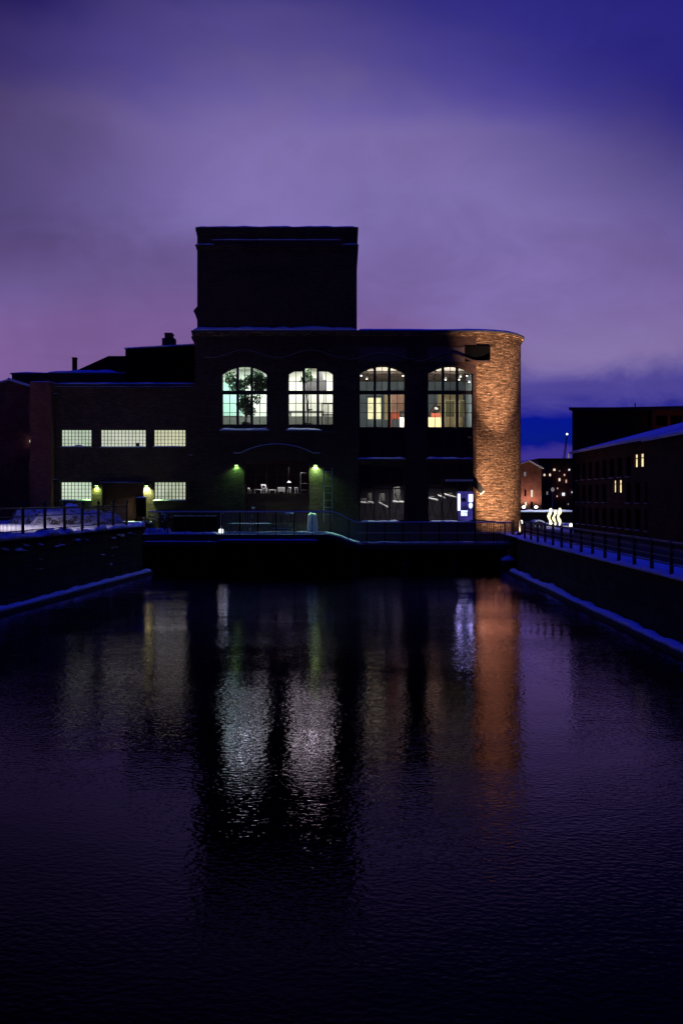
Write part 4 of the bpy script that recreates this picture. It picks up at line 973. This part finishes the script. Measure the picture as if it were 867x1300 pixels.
# ------------------------------------------------------------------ terrace
TY = 62.0
def ex(px): return wx(px,TY)
def ez(py): return wz(py,TY)
te = thing('terrace', 'snowy terrace deck over the water in front of the entrance', 'terrace', (ex(300),TY,0))
dz = ez(679)
MB().box(ex(180),ex(411),TY,FY-.003,dz-.28,dz).build('deck', 'stone', te)
MB().box(ex(184),ex(277),TY-.35,TY-.003,ez(692),ez(687.5)).box(ex(277)+.003,ex(405),TY-.25,TY-.003,ez(690),ez(686)).build('lower_ledge', 'stone', te)
snow_strip(ex(184),ex(277),TY-.35,TY-.01,ez(687.5)+.002,.05,.3).build('ledge_snow', 'snow', te, True)
snow_strip(ex(278),ex(404),TY-.25,TY-.01,ez(686)+.002,.07,.3).build('ledge_snow', 'snow', te, True)
snow_strip(ex(180),ex(276),TY-.04,TY+1.5,dz+.002,.14,.25).build('deck_snow', 'snow', te, True)
snow_strip(ex(276)+.01,ex(411),TY+.3,FY-.3,dz+.002,.09,.3).build('deck_snow', 'snow', te, True)
# ramp and lower walkway
rz = ez(692)
rp = [(411,679),(420,680),(430,682.5),(440,686.5),(450,690),(458,692)]
mb = MB(); sn = MB()
for (a,za_),(b,zb_) in zip(rp[:-1],rp[1:]):
    mb.prism([(ex(a),ez(za_)-.28),(ex(b),ez(zb_)-.28),(ex(b),ez(zb_)),(ex(a),ez(za_))], TY, FY-.12)
    sn.prism([(ex(a),ez(za_)+.002),(ex(b),ez(zb_)+.002),(ex(b),ez(zb_)+.07),(ex(a),ez(za_)+.07)], TY+.02, FY-.15)
mb.build('ramp', 'stone', te); sn.build('ramp_snow', 'snow', te)
MB().box(ex(458),ex(649),TY,FY-.12,rz-.28,rz).build('walkway', 'stone', te)
snow_strip(ex(458),ex(646),TY+.01,TY+1.2,rz+.002,.17,.25).build('walkway_snow', 'snow', te, True)
MB().prism([(ex(180),-1),(ex(649),-1),(ex(649),rz-.27),(ex(458),rz-.27)]+[(ex(a),ez(b)-.27) for a,b in rp[::-1][1:]]+[(ex(180),dz-.27)], TY+1.3, TY+1.8).box(ex(176),ex(180)-.002,TY-.0,FY,-1,PZ-.05).build('foundation_wall', 'quay', te)
for px in (200,262,325,388,452,515,578,640): MB().box(ex(px)-.2,ex(px)+.2,TY+.25,TY+1.296,-1,rz-.29).build('pier', 'quay', te)
MB().box(ex(634),ex(652),TY-1.2,TY-.01,ez(716),ez(711)).build('landing', 'stone', te)
snow_strip(ex(635),ex(651),TY-1.15,TY-.05,ez(711)+.002,.26,.2).build('landing_snow', 'snow', te, True)
# railing: profile of top and bottom lines
def rail_top(px): 
    if px < 420: return 650.0
    if px > 456: return 663.3
    t = (px-420)/36; return 650+13.3*(3*t*t-2*t*t*t)
def rail_bot(px):
    if px < 411: return 677.5
    if px > 458: return 690.5
    t = (px-411)/47; return 677.5+13*(3*t*t-2*t*t*t)
tr = thing('railing', 'thin barred terrace railing that steps down to the right walkway', 'railing', (ex(400),TY+.06,dz))
xs = [190+i*(650-190)/92 for i in range(93)]
ty = TY+.06
MB().tube([(ex(p),ty,ez(rail_top(p))) for p in xs], .036, 6).build('top_rail', 'railmetal', tr)  # pale metal stands in for light caught on the rail
MB().tube([(ex(p),ty,ez(rail_bot(p))) for p in xs], .02, 6).build('bottom_rail', 'railmetal', tr)
MB().tube([(ex(p),ty+.005,ez(rail_top(p))+.045) for p in xs], .022, 6).build('top_rail_snow', 'snow', tr)
mb = MB()   # snow lying between the bars of the bottom rail
for p in xs:
    if p > 280:
        for k in range(2):
            q_ = p+k*2.5; mb.prism([(ex(q_)-.055,ez(rail_bot(q_))+.021),(ex(q_)+.055,ez(rail_bot(q_))+.021),(ex(q_)+.04,ez(rail_bot(q_))+.12+.03*random.random()),(ex(q_)-.04,ez(rail_bot(q_))+.12)],ty-.06,ty+.09)
mb.build('rail_snow', 'snow', tr)
mid = [p for p in xs if p >= 452]
MB().tube([(ex(p),ty,ez(677)) for p in mid], .016, 6).build('middle_rail', 'railmetal', tr)
mb = MB()
for p in mid:
    for k in range(2): mb.box(ex(p+k*2.5)-.045,ex(p+k*2.5)+.045,ty-.03,ty+.03,ez(677)+.017,ez(677)+.06)
mb.build('rail_snow', 'snow', tr)
bay = 0
ps = [190+i*23 for i in range(21)]
for a, b in zip(ps[:-1], ps[1:]):
    mb = MB(); n = 9
    for i in range(1,n+1):
        p = a+(b-a)*i/(n+1); mb.tube([(ex(p),ty,ez(rail_bot(p))),(ex(p),ty,ez(rail_top(p)))], .012, 4, False)
    mb.build('bar_panel', 'railmetal' if a > 275 else 'metal', tr)
for p in ps: MB().box(ex(p)-.03,ex(p)+.03,ty-.03,ty+.03,ez(rail_bot(p)+2.5),ez(rail_top(p))+.02).build('post', 'metal', tr)
# dark planter parapet with a dotted snow edge on the left part of the deck
pb = thing('planter_box', 'long dark planter box with a broken line of snow on its rim', 'planter', (ex(248),TY+1.0,dz))
MB().box(wx(221,63),wx(276,63),63,63.5,dz+.05,wz(655.5,63)).build('box_body', 'black', pb, bevel=.02)
mb = MB()
for i in range(26):
    p = 222+i*2.1; mb.box(wx(p,63)-.035,wx(p,63)+.035,63.0,63.2,wz(655.5,63)+.001,wz(655.5,63)+.04+.05*random.random()*(1-i/40))
mb.build('rim_snow', 'snow', pb)
# second railing close to the corner
cr = thing('railing', 'short dark sloping railing in front of the lit round corner', 'railing', (9.5,65,rz))
A = Vector((wx(602,65.6),65.6,wz(659.5,65.6))); B = Vector((wx(641,63.2),63.2,wz(664,63.2)))
MB().bar(A,B,.07,.09).build('top_rail', 'metal', cr)
mb = MB()
for i in range(15):
    p = A+(B-A)*i/14; mb.tube([(p.x,p.y,rz+.1),(p.x,p.y,p.z-.04)], .02, 5)
mb.build('bar_panel', 'metal', cr)
MB().bar((A.x,A.y,rz+.12),(B.x,B.y,rz+.12),.05).build('bottom_rail', 'metal', cr)
MB().box(B.x-.05,B.x+.05,B.y-.05,B.y+.05,rz,B.z+.03).build('post', 'metal', cr); MB().box(A.x-.05,A.x+.05,A.y-.05,A.y+.05,rz,A.z+.03).build('post', 'metal', cr)
# terrace furniture
DZ = dz+.08
o = thing('bollard_lamp', 'white lit bollard lamp with a pale post on the terrace', 'lamp', (ex(281.5),TY+.6,DZ))
xx = wx(281.5,TY+.6); M['bollard_glow'] = emit('bollard_glow', (.95,1,1), 2.2)
MB().lathe([(.06,0),(.14,.02),(.16,.12),(.14,.24),(.05,.28)], (xx,TY+.6,DZ), 12).build('globe', 'bollard_glow', o, True)
MB().box(xx-.03,xx+.03,TY+.57,TY+.63,DZ+.281,wz(652,TY+.6)).box(xx-.03,xx+.16,TY+.57,TY+.63,wz(652,TY+.6)+.001,wz(651,TY+.6)).build('post', 'cloth', o)
add_light('POINT', 'bollard_light', (xx+.25,TY+.75,DZ+.35), 1.6, (.7,.95,1), None, .08)
PY_ = 65.4
o = thing('folded_parasol', 'folded pale parasol standing on the terrace below the right green lamp', 'parasol', (wx(397,PY_),PY_,DZ))
xx = wx(397,PY_); prof = []
mb = MB(); vs = []; fs = []; n = 20; zs_ = [wz(675,PY_),wz(670,PY_),wz(662,PY_),wz(655,PY_),wz(652,PY_),wz(650,PY_)]; rr_ = [.30,.33,.27,.26,.20,.05]
for i, (z, r) in enumerate(zip(zs_, rr_)):
    for k in range(n):
        t = 2*math.pi*k/n; q_ = r*(1+.22*math.cos(t*5+i*.3)); vs.append((xx+q_*math.cos(t),PY_+q_*math.sin(t),z))
for i in range(len(zs_)-1):
    for k in range(n): fs.append((i*n+k,i*n+(k+1)%n,(i+1)*n+(k+1)%n,(i+1)*n+k))
fs.append(tuple(range((len(zs_)-1)*n,len(zs_)*n)))
mb.add(vs, fs).build('canopy', 'cloth', o, True)
MB().tube([(xx,PY_,DZ-.0),(xx,PY_,wz(649,PY_))], .025, 8).build('pole', 'metal', o)
MB().lathe([(.28,0),(.28,.06),(.05,.09)], (xx,PY_,DZ), 14).build('base', 'stone', o)
# stacked picnic tables with snow
Yp = 63.6
for k, lab in enumerate(('lower picnic bench of the snowy stack beside the parasol', 'upper picnic bench of the stack, snow on its right end')):
    z = DZ+k*.62; x0, x1 = wx(345,Yp), wx(373,Yp)
    o = thing('picnic_bench', lab, 'bench', ((x0+x1)/2,Yp,z), 'stacked terrace benches')
    MB().box(x0,x1,Yp,Yp+.7,z+.50,z+.56).build('tabletop', 'wood', o)
    for xq in (x0+.15,(x0+x1)/2,x1-.15): MB().box(xq-.05,xq+.05,Yp+.1,Yp+.6,z,z+.498).build('leg', 'wood', o)
    MB().box(x0+.06,x1-.06,Yp+.02,Yp+.08,z+.2,z+.27).build('stretcher', 'wood', o)
    if k == 1: snow_strip(x0+.85,x1-.02,Yp+.02,Yp+.68,z+.562,.16,.15).build('snow_cap', 'snow', o, True)
    else: snow_strip(x0+.05,x1-.05,Yp+.02,Yp+.08,z+.272,.03,.15).build('snow_line', 'snow', o, True)
def trestle(label, px, Y, w, h):
    X = wx(px,Y); o = thing('trestle_table', label, 'table', (X,Y,DZ), 'trestle tables on the terrace')
    MB().box(X-w/2,X+w/2,Y,Y+.6,DZ+h-.05,DZ+h).build('tabletop', 'wood', o)
    for sx in (-1,1):
        mb = MB(); mb.bar((X+sx*w*.30-.2,Y+.3,DZ),(X+sx*w*.30+.06,Y+.3,DZ+h-.052),.06); mb.bar((X+sx*w*.30+.2,Y+.32,DZ),(X+sx*w*.30-.06,Y+.32,DZ+h-.052),.06); mb.build('leg', 'wood', o)
    snow_strip(X-w/2+.02,X+w/2-.02,Y+.02,Y+.58,DZ+h+.002,.05,.2).build('snow_cap', 'snow', o, True)
trestle('trestle table with a thin snow cover left of the stacked benches', 331, 63.8, 1.3, .55)
trestle('trestle table with a thin snow cover near the lit bollard', 305, 64.2, 1.4, .55)
chair('terrace_chair', 'dark empty terrace chair between the bollard lamp and a trestle table', wx(292,63.4), 63.4, DZ, 1.0, .6, 'metal')
chair('terrace_chair', 'dark empty terrace chair between the two trestle tables', wx(318,63.2), 63.2, DZ, .9, -.5, 'metal')
o = thing('pole_lamp', 'thin leaning pole lamp with a small pale head on the terrace', 'lamp', (wx(319,64.5),64.5,DZ))
p0 = (wx(317.5,64.5),64.5,DZ); p1 = (wx(322,64.5),64.5,wz(646,64.5))
MB().tube([p0,p1], .018, 6).build('pole', 'railmetal', o); MB().lathe([(.02,0),(.11,.03),(.09,.10),(.02,.13)], p1, 10).build('lamp_head', 'cloth', o, True)
MB().lathe([(.2,0),(.2,.04),(.03,.06)], p0, 12).build('base', 'metal', o)
# bushes, snow lumps at the left end of the deck
def bush(label, px, Y, w, h, seed):
    rng = random.Random(seed); X = wx(px,Y); o = thing('bare_bush', label, 'bush', (X,Y,DZ-.05), 'snowy bushes at the left end of the terrace')
    mb = MB(); sn = MB()
    for i in range(34):
        a = rng.uniform(0,2*math.pi); s_ = rng.uniform(.2,1); q0 = Vector((X+rng.uniform(-.15,.15),Y+rng.uniform(-.15,.15),DZ-.05))
        q1 = q0+Vector((math.cos(a)*w*s_*.5,math.sin(a)*.3*s_,h*rng.uniform(.35,.7))); q2 = q1+Vector((math.cos(a)*w*s_*.5,math.sin(a)*.3,h*rng.uniform(.1,.4)))
        mb.tube([q0,q1,q2], [.018,.012,.005], 4)
        for k in range(3): mb.tube([q1.lerp(q2,k/3), q1.lerp(q2,k/3)+Vector((rng.uniform(-.25,.25),rng.uniform(-.2,.2),rng.uniform(.05,.3)))], [.008,.003], 3)
        if i % 3 == 0:
            c = q1.lerp(q2,.5); sn.lathe([(.01,0),(.07,.02),(.08,.05),(.03,.08)], (c.x,c.y,c.z), 7)
    mb.build('branches', 'twig', o); sn.build('snow_clump', 'snow', o, True)
bush('larger dark bare bush left of the planter below the yellow lamp', 206, 63.4, .8, 1.5, 4)
bush('small dark bare bush at the very left end of the terrace', 191, 63.0, .7, 1.3, 6)
for k,(px,w,lab) in enumerate(((190,.28,'leftmost small snow lump on the terrace edge'),(197,.34,'broad middle snow lump on the terrace edge'),(205,.26,'narrow snow lump under the larger bush'),(214,.2,'lone small snow lump beside the planter end'))):
    X = wx(px,62.5); Y = 62.5
    tag(MB().lathe([(w,0),(w*.95,.12),(w*.7,.27),(w*.3,.34),(.02,.35)], (X,Y,DZ), 10).build('snow_lump', 'snow', None, True, (X,Y,DZ)), lab, 'snow lump', 'snow lumps on the terrace edge')
add_light('POINT', 'deck_glow', (wx(198,62.5),61.9,DZ+.6), .9, (.75,1,.85), None, .05) if False else None
# dark kiosk-like sign box at the end of the left fence
o = thing('sign_board', 'dark covered notice board at the end of the left fence', 'notice board', (wx(180,58),58,PZ))
MB().box(wx(174,58),wx(186,58),58,58.15,wz(656,58),wz(632,58)).build('board', 'black', o, bevel=.01)
MB().box(wx(175,58),wx(176.5,58),58.02,58.1,PZ-.3,wz(656,58)-.002).box(wx(184,58),wx(185.5,58),58.02,58.1,PZ-.3,wz(656,58)-.002).build('post', 'metal', o)
snow_strip(wx(173,58),wx(187,58),57.96,58.2,wz(632,58)+.002,.06,.2).build('snow_cap', 'snow', o, True)

# ------------------------------------------------------------------ right building
XB = .2334*70
r1 = thing('long_building', 'long dark building with snowy sloping roof and two pairs of lit slit windows', 'building', (XB,48,GZ))
ze = wz(576,70)
def slits(Y0, w, z0, z1): return [(Y0,z0),(Y0+w,z0),(Y0+w,z1),(Y0,z1)]
def onwall(px, py): Y = XB*FPX/(px-CX); return Y, wz(py,Y)
lit = []
for pxa, pxb, t, b in ((804.5,809.3,577,593),(811.5,817,576,592.5),(778,781.8,610,625),(784.5,789,609.5,625.3)):
    Ya = XB*FPX/(pxb-CX); Yb_ = XB*FPX/(pxa-CX); Ym = (Ya+Yb_)/2; lit.append((Ya,Yb_,wz(b,Ym),wz(t,Ym)))
dark = []
for z0, z1 in ((ze-1.9,ze-.75),(ze-3.4,ze-2.25),(ze-4.9,ze-3.75)):
    for i in range(13):
        Y = 69-i*1.75
        if Y < 49: continue
        if any(abs((l[0]+l[1])/2-Y) < 1.2 and l[2] < z1 and l[3] > z0 for l in lit): continue
        dark.append((Y-.45,Y+.45,z0,z1))
hl = [[(a,c),(b,c),(b,d),(a,d)] for a,b,c,d in lit+dark]
mb = MB(); mb.wall([(20,GZ-.3),(70,GZ-.3),(70,ze),(20,ze)], hl, 0, .35)
mb.v = [(XB+y, x, z) for x, y, z in mb.v]; mb.build('wall', 'brick', r1)
mb = MB(); mb.prism([(XB+.352,GZ-.3),(26,GZ-.3),(26,ze+2.55),(XB+.352,ze)], 20, 69.65); mb.build('wall_core', 'black', r1)
mb = MB(); mb.prism([(XB,GZ-.3),(26,GZ-.3),(26,ze+2.55),(XB,ze)], 69.66, 70.0); mb.build('end_wall', 'brick', r1)
mb = MB(); mb.prism([(XB-.3,ze-.03),(26,ze+2.55),(26,ze+2.75),(XB-.3,ze+.13)], 51.6, 70.25); mb.build('roof_snow', 'snow', r1, bevel=.02)
mb = MB(); mb.prism([(XB-.85,ze-.22),(26,ze+2.40),(26,ze+2.72),(XB-.85,ze-.06)], 19.5, 51.597); mb.build('roof_snow', 'snow', r1, bevel=.02)
mb = MB(); mb.box(XB-.55,XB-.003,20,51.5,GZ-.3,ze-.24); mb.build('projecting_wall', 'brick', r1)
M['amber'] = emit('amber_window', (1,.80,.42), 1.2, .25, 1.5)
for (a,b,c,d) in lit:
    o_ = MB().box(XB+.12,XB+.2,a,b,c,d).build('window', 'amber', r1)
    MB().box(XB+.08,XB+.118,a,b,d-(d-c)*.30-.03,d-(d-c)*.30+.02).box(XB+.08,XB+.118,a,a+.05,c,d).box(XB+.08,XB+.118,b-.05,b,c,d).build('frame', 'frame', o_)
for (a,b,c,d) in dark:
    o_ = MB().box(XB+.16,XB+.2,a,b,c,d).build('window', 'glassdark', r1)
    MB().box(XB-.09,XB-.002,a-.06,b+.06,c-.08,c-.01).build('sill', 'stone', o_); MB().box(XB-.08,XB+.12,a,b,c-.008,c+.025).build('sill_snow', 'snow', o_)
# taller block behind
YT = 76.0
r2 = thing('tall_block', 'taller flat roofed dark block behind the long building at the right', 'building', (wx(800,YT),YT,GZ))
zt = wz(521,YT)
xt_ = wx(726.5,YT)
MB().slab([(xt_,YT),(wx(826,YT),YT),(wx(826,YT),YT+16),(xt_+4.2,YT+16)],GZ-.1,zt).build('wall', 'brick', r2)
MB().box(wx(826,YT)+.003,wx(960,YT),YT-.25,YT+16,GZ-.1,zt-.003).build('side_bay', 'brick_red', r2)
MB().slab([(wx(720.5,YT),YT-.45),(wx(960,YT),YT-.45),(wx(960,YT),YT+16.5),(wx(720,YT)+7.5,YT+16.5)],zt+.002,zt+.20).build('roof_edge', 'stone', r2)
MB().prism([(wx(760,YT),zt+.202),(wx(960,YT),zt+.202),(wx(960,YT),zt+.42),(wx(850,YT),zt+.30)], YT-.2, YT+3).build('roof', 'black', r2)
MB().tube([(wx(816,YT),YT+2,zt+.2),(wx(816,YT),YT+2,zt+.75)], .05, 6).build('vent_pipe', 'metal', r2)
for px in (839,857):
    wn = MB().box(wx(px-7,YT),wx(px+7,YT),YT-.26,YT-.252,wz(541,YT),wz(528,YT)).build('window', 'black', r2)
add_light('SPOT', 'bay_light', (wx(852,YT)+.5,YT-2.2,wz(545,YT)-1.0), 20, (1,.42,.16), (wx(852,YT),YT,wz(525,YT)), .08, 110, .8)

# ------------------------------------------------------------------ far right gap
YW = 150.0
fh = thing('far_gable_house', 'distant brick gabled house lit from below by two white floodlights', 'building', (wx(670,YW),YW,GZ))
xa_, xe = wx(671.5,YW), wx(687.5,YW); za, zer = wz(585.5,YW), wz(595,YW); xl = wx(640,YW); zl = wz(597,YW)
MB().prism([(xl,GZ-.1),(xe,GZ-.1),(xe,zer),(xa_,za),(xl,zl)], YW, YW+16).build('wall', 'brick_red', fh)
MB().prism([(xa_,za+.004),(xe+.3,zer-.08),(xe+.3,zer+.1),(xa_,za+.22)], YW-.3, YW+16).prism([(xl,zl+.004),(xa_-.002,za+.004),(xa_-.002,za+.12),(xl,zl+.12)], YW-.3, YW+16).build('roof_snow', 'snow', fh)
M['warm_win'] = emit('warm_window', (1,.85,.62), .9)
M['dim_win'] = emit('dim_window', (.55,.5,.55), .30)
for px, py0, py1, mt in ((666.5,599,604.5,'dim_win'),(667,622,630,'black'),(675.2,622,631,'warm_win'),(667.5,637,642,'warm_win'),(675,637,645,'black')):
    wn = MB().box(wx(px-1.2,YW),wx(px+1.2,YW),YW-.08,YW-.004,wz(py1,YW),wz(py0,YW)).build('window', mt, fh)
M['flood_white'] = emit('flood_white', (.92,1,.95), 9)
for px, lab in ((663.5,'left white floodlight glowing at the foot of the distant gabled house'),(679,'right white floodlight glowing at the foot of the distant gabled house')):
    o = thing('floodlight', lab, 'floodlight', (wx(px,YW-1),YW-1.0,wz(646,YW)), 'floodlights under the gabled house')
    MB().box(wx(px,YW)-.45,wx(px,YW)+.45,YW-1.2,YW-.9,wz(646.5,YW),wz(645,YW)).build('housing', 'metal', o)
    MB().lathe([(.1,0),(.24,.06),(.26,.2),(.15,.3),(.05,.34)], (wx(px,YW),YW-1.0,wz(645,YW)+.002), 12).build('lens', 'flood_white', o, True)
    add_light('SPOT', 'gable_flood', (wx(px,YW),YW-1.6,wz(644,YW)), 650, (1,.74,.56), (wx(px,YW),YW,wz(620,YW)), .2, 120, .8)
YF = 185.0
fb = thing('far_block', 'distant dark apartment block dotted with small lit windows', 'building', (wx(710,YF),YF,GZ))
MB().box(wx(684,YF),wx(745,YF),YF,YF+20,GZ-.1,wz(583,YF)).box(wx(684,YF),wx(700,YF),YF-.5,YF-.003,GZ-.1,wz(586,YF)).build('wall', 'brick_red', fb)
MB().box(wx(683.5,YF),wx(746,YF),YF-.6,YF+20.5,wz(583,YF)+.002,wz(582,YF)).build('roof_edge', 'black', fb)
M['rose_win'] = emit('rose_window', (1,.62,.50), .7); M['cool_win'] = emit('cool_window', (.85,.92,1), 1.1)
for k, (px,py,w,h,mt) in enumerate(((690.5,603,2,2.6,'warm_win'),(697.5,603,2,3,'warm_win'),(703,596.5,2.6,2.6,'warm_win'),(709.5,609,2.2,3.6,'warm_win'),(715.8,603,1.6,2.4,'rose_win'),(721.8,596.5,1.8,2,'cool_win'),(714.5,627.5,3.4,3.8,'cool_win'),(726,625,2.4,2,'cool_win'),(694,626,1.6,4,'dim_win'),(707,620,1,2,'rose_win'),(706.5,630,1.2,2,'rose_win'),(709.5,598,1.6,1.6,'dim_win'),(718,611,1.4,4,'rose_win'),(720.5,640,1.4,2.2,'dim_win'))):
    wn = MB().box(wx(px-w/2,YF),wx(px+w/2,YF),YF-.62,YF-.51,wz(py+h/2,YF),wz(py-h/2,YF)).build('window', mt, fb)
# more roofs along the horizon
for k,(px0,px1,py,Y,lab) in enumerate(((655,700,585,260,'distant dark roof line left of the crane'),(700,760,583.5,300,'farthest dark roof line under the crane'),(-420,20,560,220,'long dark far building beyond the left edge'),(880,1300,590,240,'long dark far building beyond the right edge'))):
    o = thing('far_building', lab, 'building', (wx((px0+px1)/2,Y),Y,GZ))
    MB().box(wx(px0,Y),wx(px1,Y),Y,Y+25,GZ-.1,wz(py+3,Y)).build('wall', 'black', o)
    MB().prism([(wx(px0,Y)-.4,wz(py+3,Y)+.003),(wx(px1,Y)+.4,wz(py+3,Y)+.003),(wx(px1,Y)-1,wz(py,Y)),(wx(px0,Y)+1,wz(py,Y))], Y-.4, Y+25).build('roof', 'black', o)
# crane
Yc_ = 280.0
o = thing('tower_crane', 'distant crane jib with a white light on its tip', 'crane', (wx(716,Yc_),Yc_,GZ))
mb = MB(); a0 = (wx(714.5,Yc_),Yc_,wz(586,Yc_)); b0 = (wx(719.3,Yc_),Yc_,wz(553,Yc_)); a1 = (wx(716.8,Yc_),Yc_,wz(586,Yc_)); b1 = (wx(720.4,Yc_),Yc_,wz(553,Yc_))
M['crane_paint'] = noisy('crane_paint', (.30,.20,.24), .2, 1)
mb.bar(a0,b0,.16); mb.bar(a1,b1,.16)
for i in range(12):
    t0, t1 = i/12, (i+1)/12; p = Vector(a0).lerp(Vector(b0),t0); q_ = Vector(a1).lerp(Vector(b1),t1); mb.bar(p,q_,.1)
mb.build('jib', 'crane_paint', o)
MB().box(wx(711,Yc_),wx(718,Yc_),Yc_-1,Yc_+1,GZ,wz(586,Yc_)-.01).build('mast', 'crane_paint', o)
M['crane_light'] = emit('crane_light', (1,.92,.9), 3); 
MB().lathe([(.05,0),(.28,.15),(.28,.4),(.05,.55)], (wx(719.9,Yc_),Yc_,wz(553,Yc_)+.15), 10).build('lamp', 'crane_light', o, True)
MB().lathe([(.05,0),(.26,.3),(.2,.9),(.05,1.6)], (wx(721.8,Yc_),Yc_,wz(582,Yc_)), 8).build('cab_light', 'dim_win', o, True)
# bridge and sculpture
YQ = 92.0
br = thing('bridge', 'low dark stone bridge with a snowy parapet beyond the brick corner', 'bridge', (wx(695,YQ),YQ,GZ))
zq = wz(650.5,YQ)
MB().box(wx(640,YQ),wx(760,YQ),YQ,YQ+4,GZ-.1,zq).build('parapet', 'stone', br)
snow_strip(wx(640,YQ),wx(760,YQ),YQ-.15,YQ+1.2,zq+.002,.22,.4).build('parapet_snow', 'snow', br, True)
add_light('SPOT', 'bridge_light', (wx(690,YQ),YQ-.6,zq+3.2), 420, (1,.94,.92), (wx(690,YQ),YQ+.4,zq), .1, 150, .9)
YL = 80.0
M['ornament'] = emit('ornament_glow', (1,.88,.50), 1.9, .35, 5)
o = thing('light_sculpture', 'glowing yellow light sculpture of three wavy strands by the path', 'sculpture', (wx(704,YL),YL,GZ))
for k,(px,top_,r_) in enumerate(((698,645.5,.115),(704,648,.10),(709.8,645,.115))):
    pts = []; rr = []
    for i in range(23):
        t = i/22; py = 667+(top_-667)*t
        pts.append((wx(px+1.5*math.sin(t*8.5+.4),YL),YL+.1*math.cos(t*6),wz(py,YL))); rr.append(r_*(.75+.35*t+.25*math.sin(t*13+k*2.1))*(.55 if i in (0,22) else 1))
    MB().tube(pts, rr, 9).build('strand', 'ornament', o, True)
MB().box(wx(695,YL),wx(713,YL),YL-.4,YL+.4,GZ-.05,wz(667.6,YL)).build('base', 'stone', o)
add_light('POINT', 'sculpture_light', (wx(704,YL),YL-.9,wz(656,YL)), 40, (1,.82,.40), None, .4)
struct(height_sheet('snow_patch', lambda y: wx(690,y), lambda y: wx(728,y), 60, 90, 10, 24, lambda x, y: GZ+.09+.04*noise.noise(Vector((x*1.3,y*1.3,2))), 'snow'))
# arched bicycle shelter in front
YA = 74.0
o = thing('bicycle_shelter', 'small dark arched shelter with a white snow rim behind the path railing', 'shelter', (wx(684.5,YA),YA,GZ))
pts = [(wx(684.5+8*math.sin(a),YA),YA,wz(662+ (1-math.cos(a))*5.5,YA)) for a in [(-1.35+2.7*i/12) for i in range(13)]]
mb = MB(); mb2 = MB()
for p, q_ in zip(pts[:-1], pts[1:]):
    mb.add([p,q_,(q_[0],YA+1.6,q_[2]),(p[0],YA+1.6,p[2])], [(0,1,2,3)])
    mb2.prism([(p[0],p[2]+.01),(q_[0],q_[2]+.01),(q_[0],q_[2]+.12),(p[0],p[2]+.12)], YA-.05, YA+1.6)
mb.build('roof', 'metal', o); mb2.build('snow_cap', 'snow', o)
for i, (pxa, pxb) in enumerate(((677.5,677.5),(684.5,684.5),(691.5,691.5))): MB().bar((wx(pxa,YA),YA+.1,GZ),(wx(pxb,YA),YA+.1,wz(664 if i == 1 else 667,YA)),.08).build('post', 'white' if i == 1 else 'metal', o)
MB().bar((wx(675,YA),YA+.25,GZ),(wx(681,YA),YA+.25,wz(668,YA)),.09).build('brace', 'white', o)
add_light('SPOT', 'shelter_lamp', (wx(684,YA),YA-1.6,wz(652,YA)), 45, (1,.93,.88), (wx(684,YA),YA+.3,wz(670,YA)), .06, 110, .7)
for px, py, lab in ((661.5,664,'small white globe lamp beside the brick corner'),(725,668,'small white globe lamp at the foot of the right building')):
    Yl = 78.0; o = thing('globe_lamp', lab, 'lamp', (wx(px,Yl),Yl,GZ))
    MB().tube([(wx(px,Yl),Yl,GZ-.05),(wx(px,Yl),Yl,wz(py+1,Yl))], .03, 6).build('post', 'metal', o)
    MB().lathe([(.03,0),(.12,.05),(.14,.15),(.10,.25),(.03,.29)], (wx(px,Yl),Yl,wz(py+1,Yl)), 10).build('globe', 'white_lamp', o, True)
o = thing('street_lamp', 'tall thin street lamp in front of the distant block', 'street lamp', (wx(701.7,120),120,GZ))
MB().tube([(wx(701.7,120),120,GZ),(wx(701.7,120),120,wz(624,120))], .07, 6).build('pole', 'railmetal', o)
MB().lathe([(.05,0),(.2,.1),(.22,.3),(.08,.5)], (wx(701.7,120),120,wz(624,120)), 8).build('lamp_head', 'dim_win', o, True)

# ------------------------------------------------------------------ render settings
scene.render.engine = 'CYCLES'
scene.cycles.use_denoising = True
try: scene.cycles.denoiser = 'OPENIMAGEDENOISE'
except Exception: pass
scene.cycles.max_bounces = 6; scene.cycles.diffuse_bounces = 3; scene.cycles.glossy_bounces = 3; scene.cycles.transparent_max_bounces = 8
scene.cycles.sample_clamp_indirect = 4.0
scene.cycles.caustics_reflective = False; scene.cycles.caustics_refractive = False
scene.view_settings.view_transform = 'Standard'; scene.view_settings.look = 'None'; scene.view_settings.exposure = 0; scene.view_settings.gamma = 1
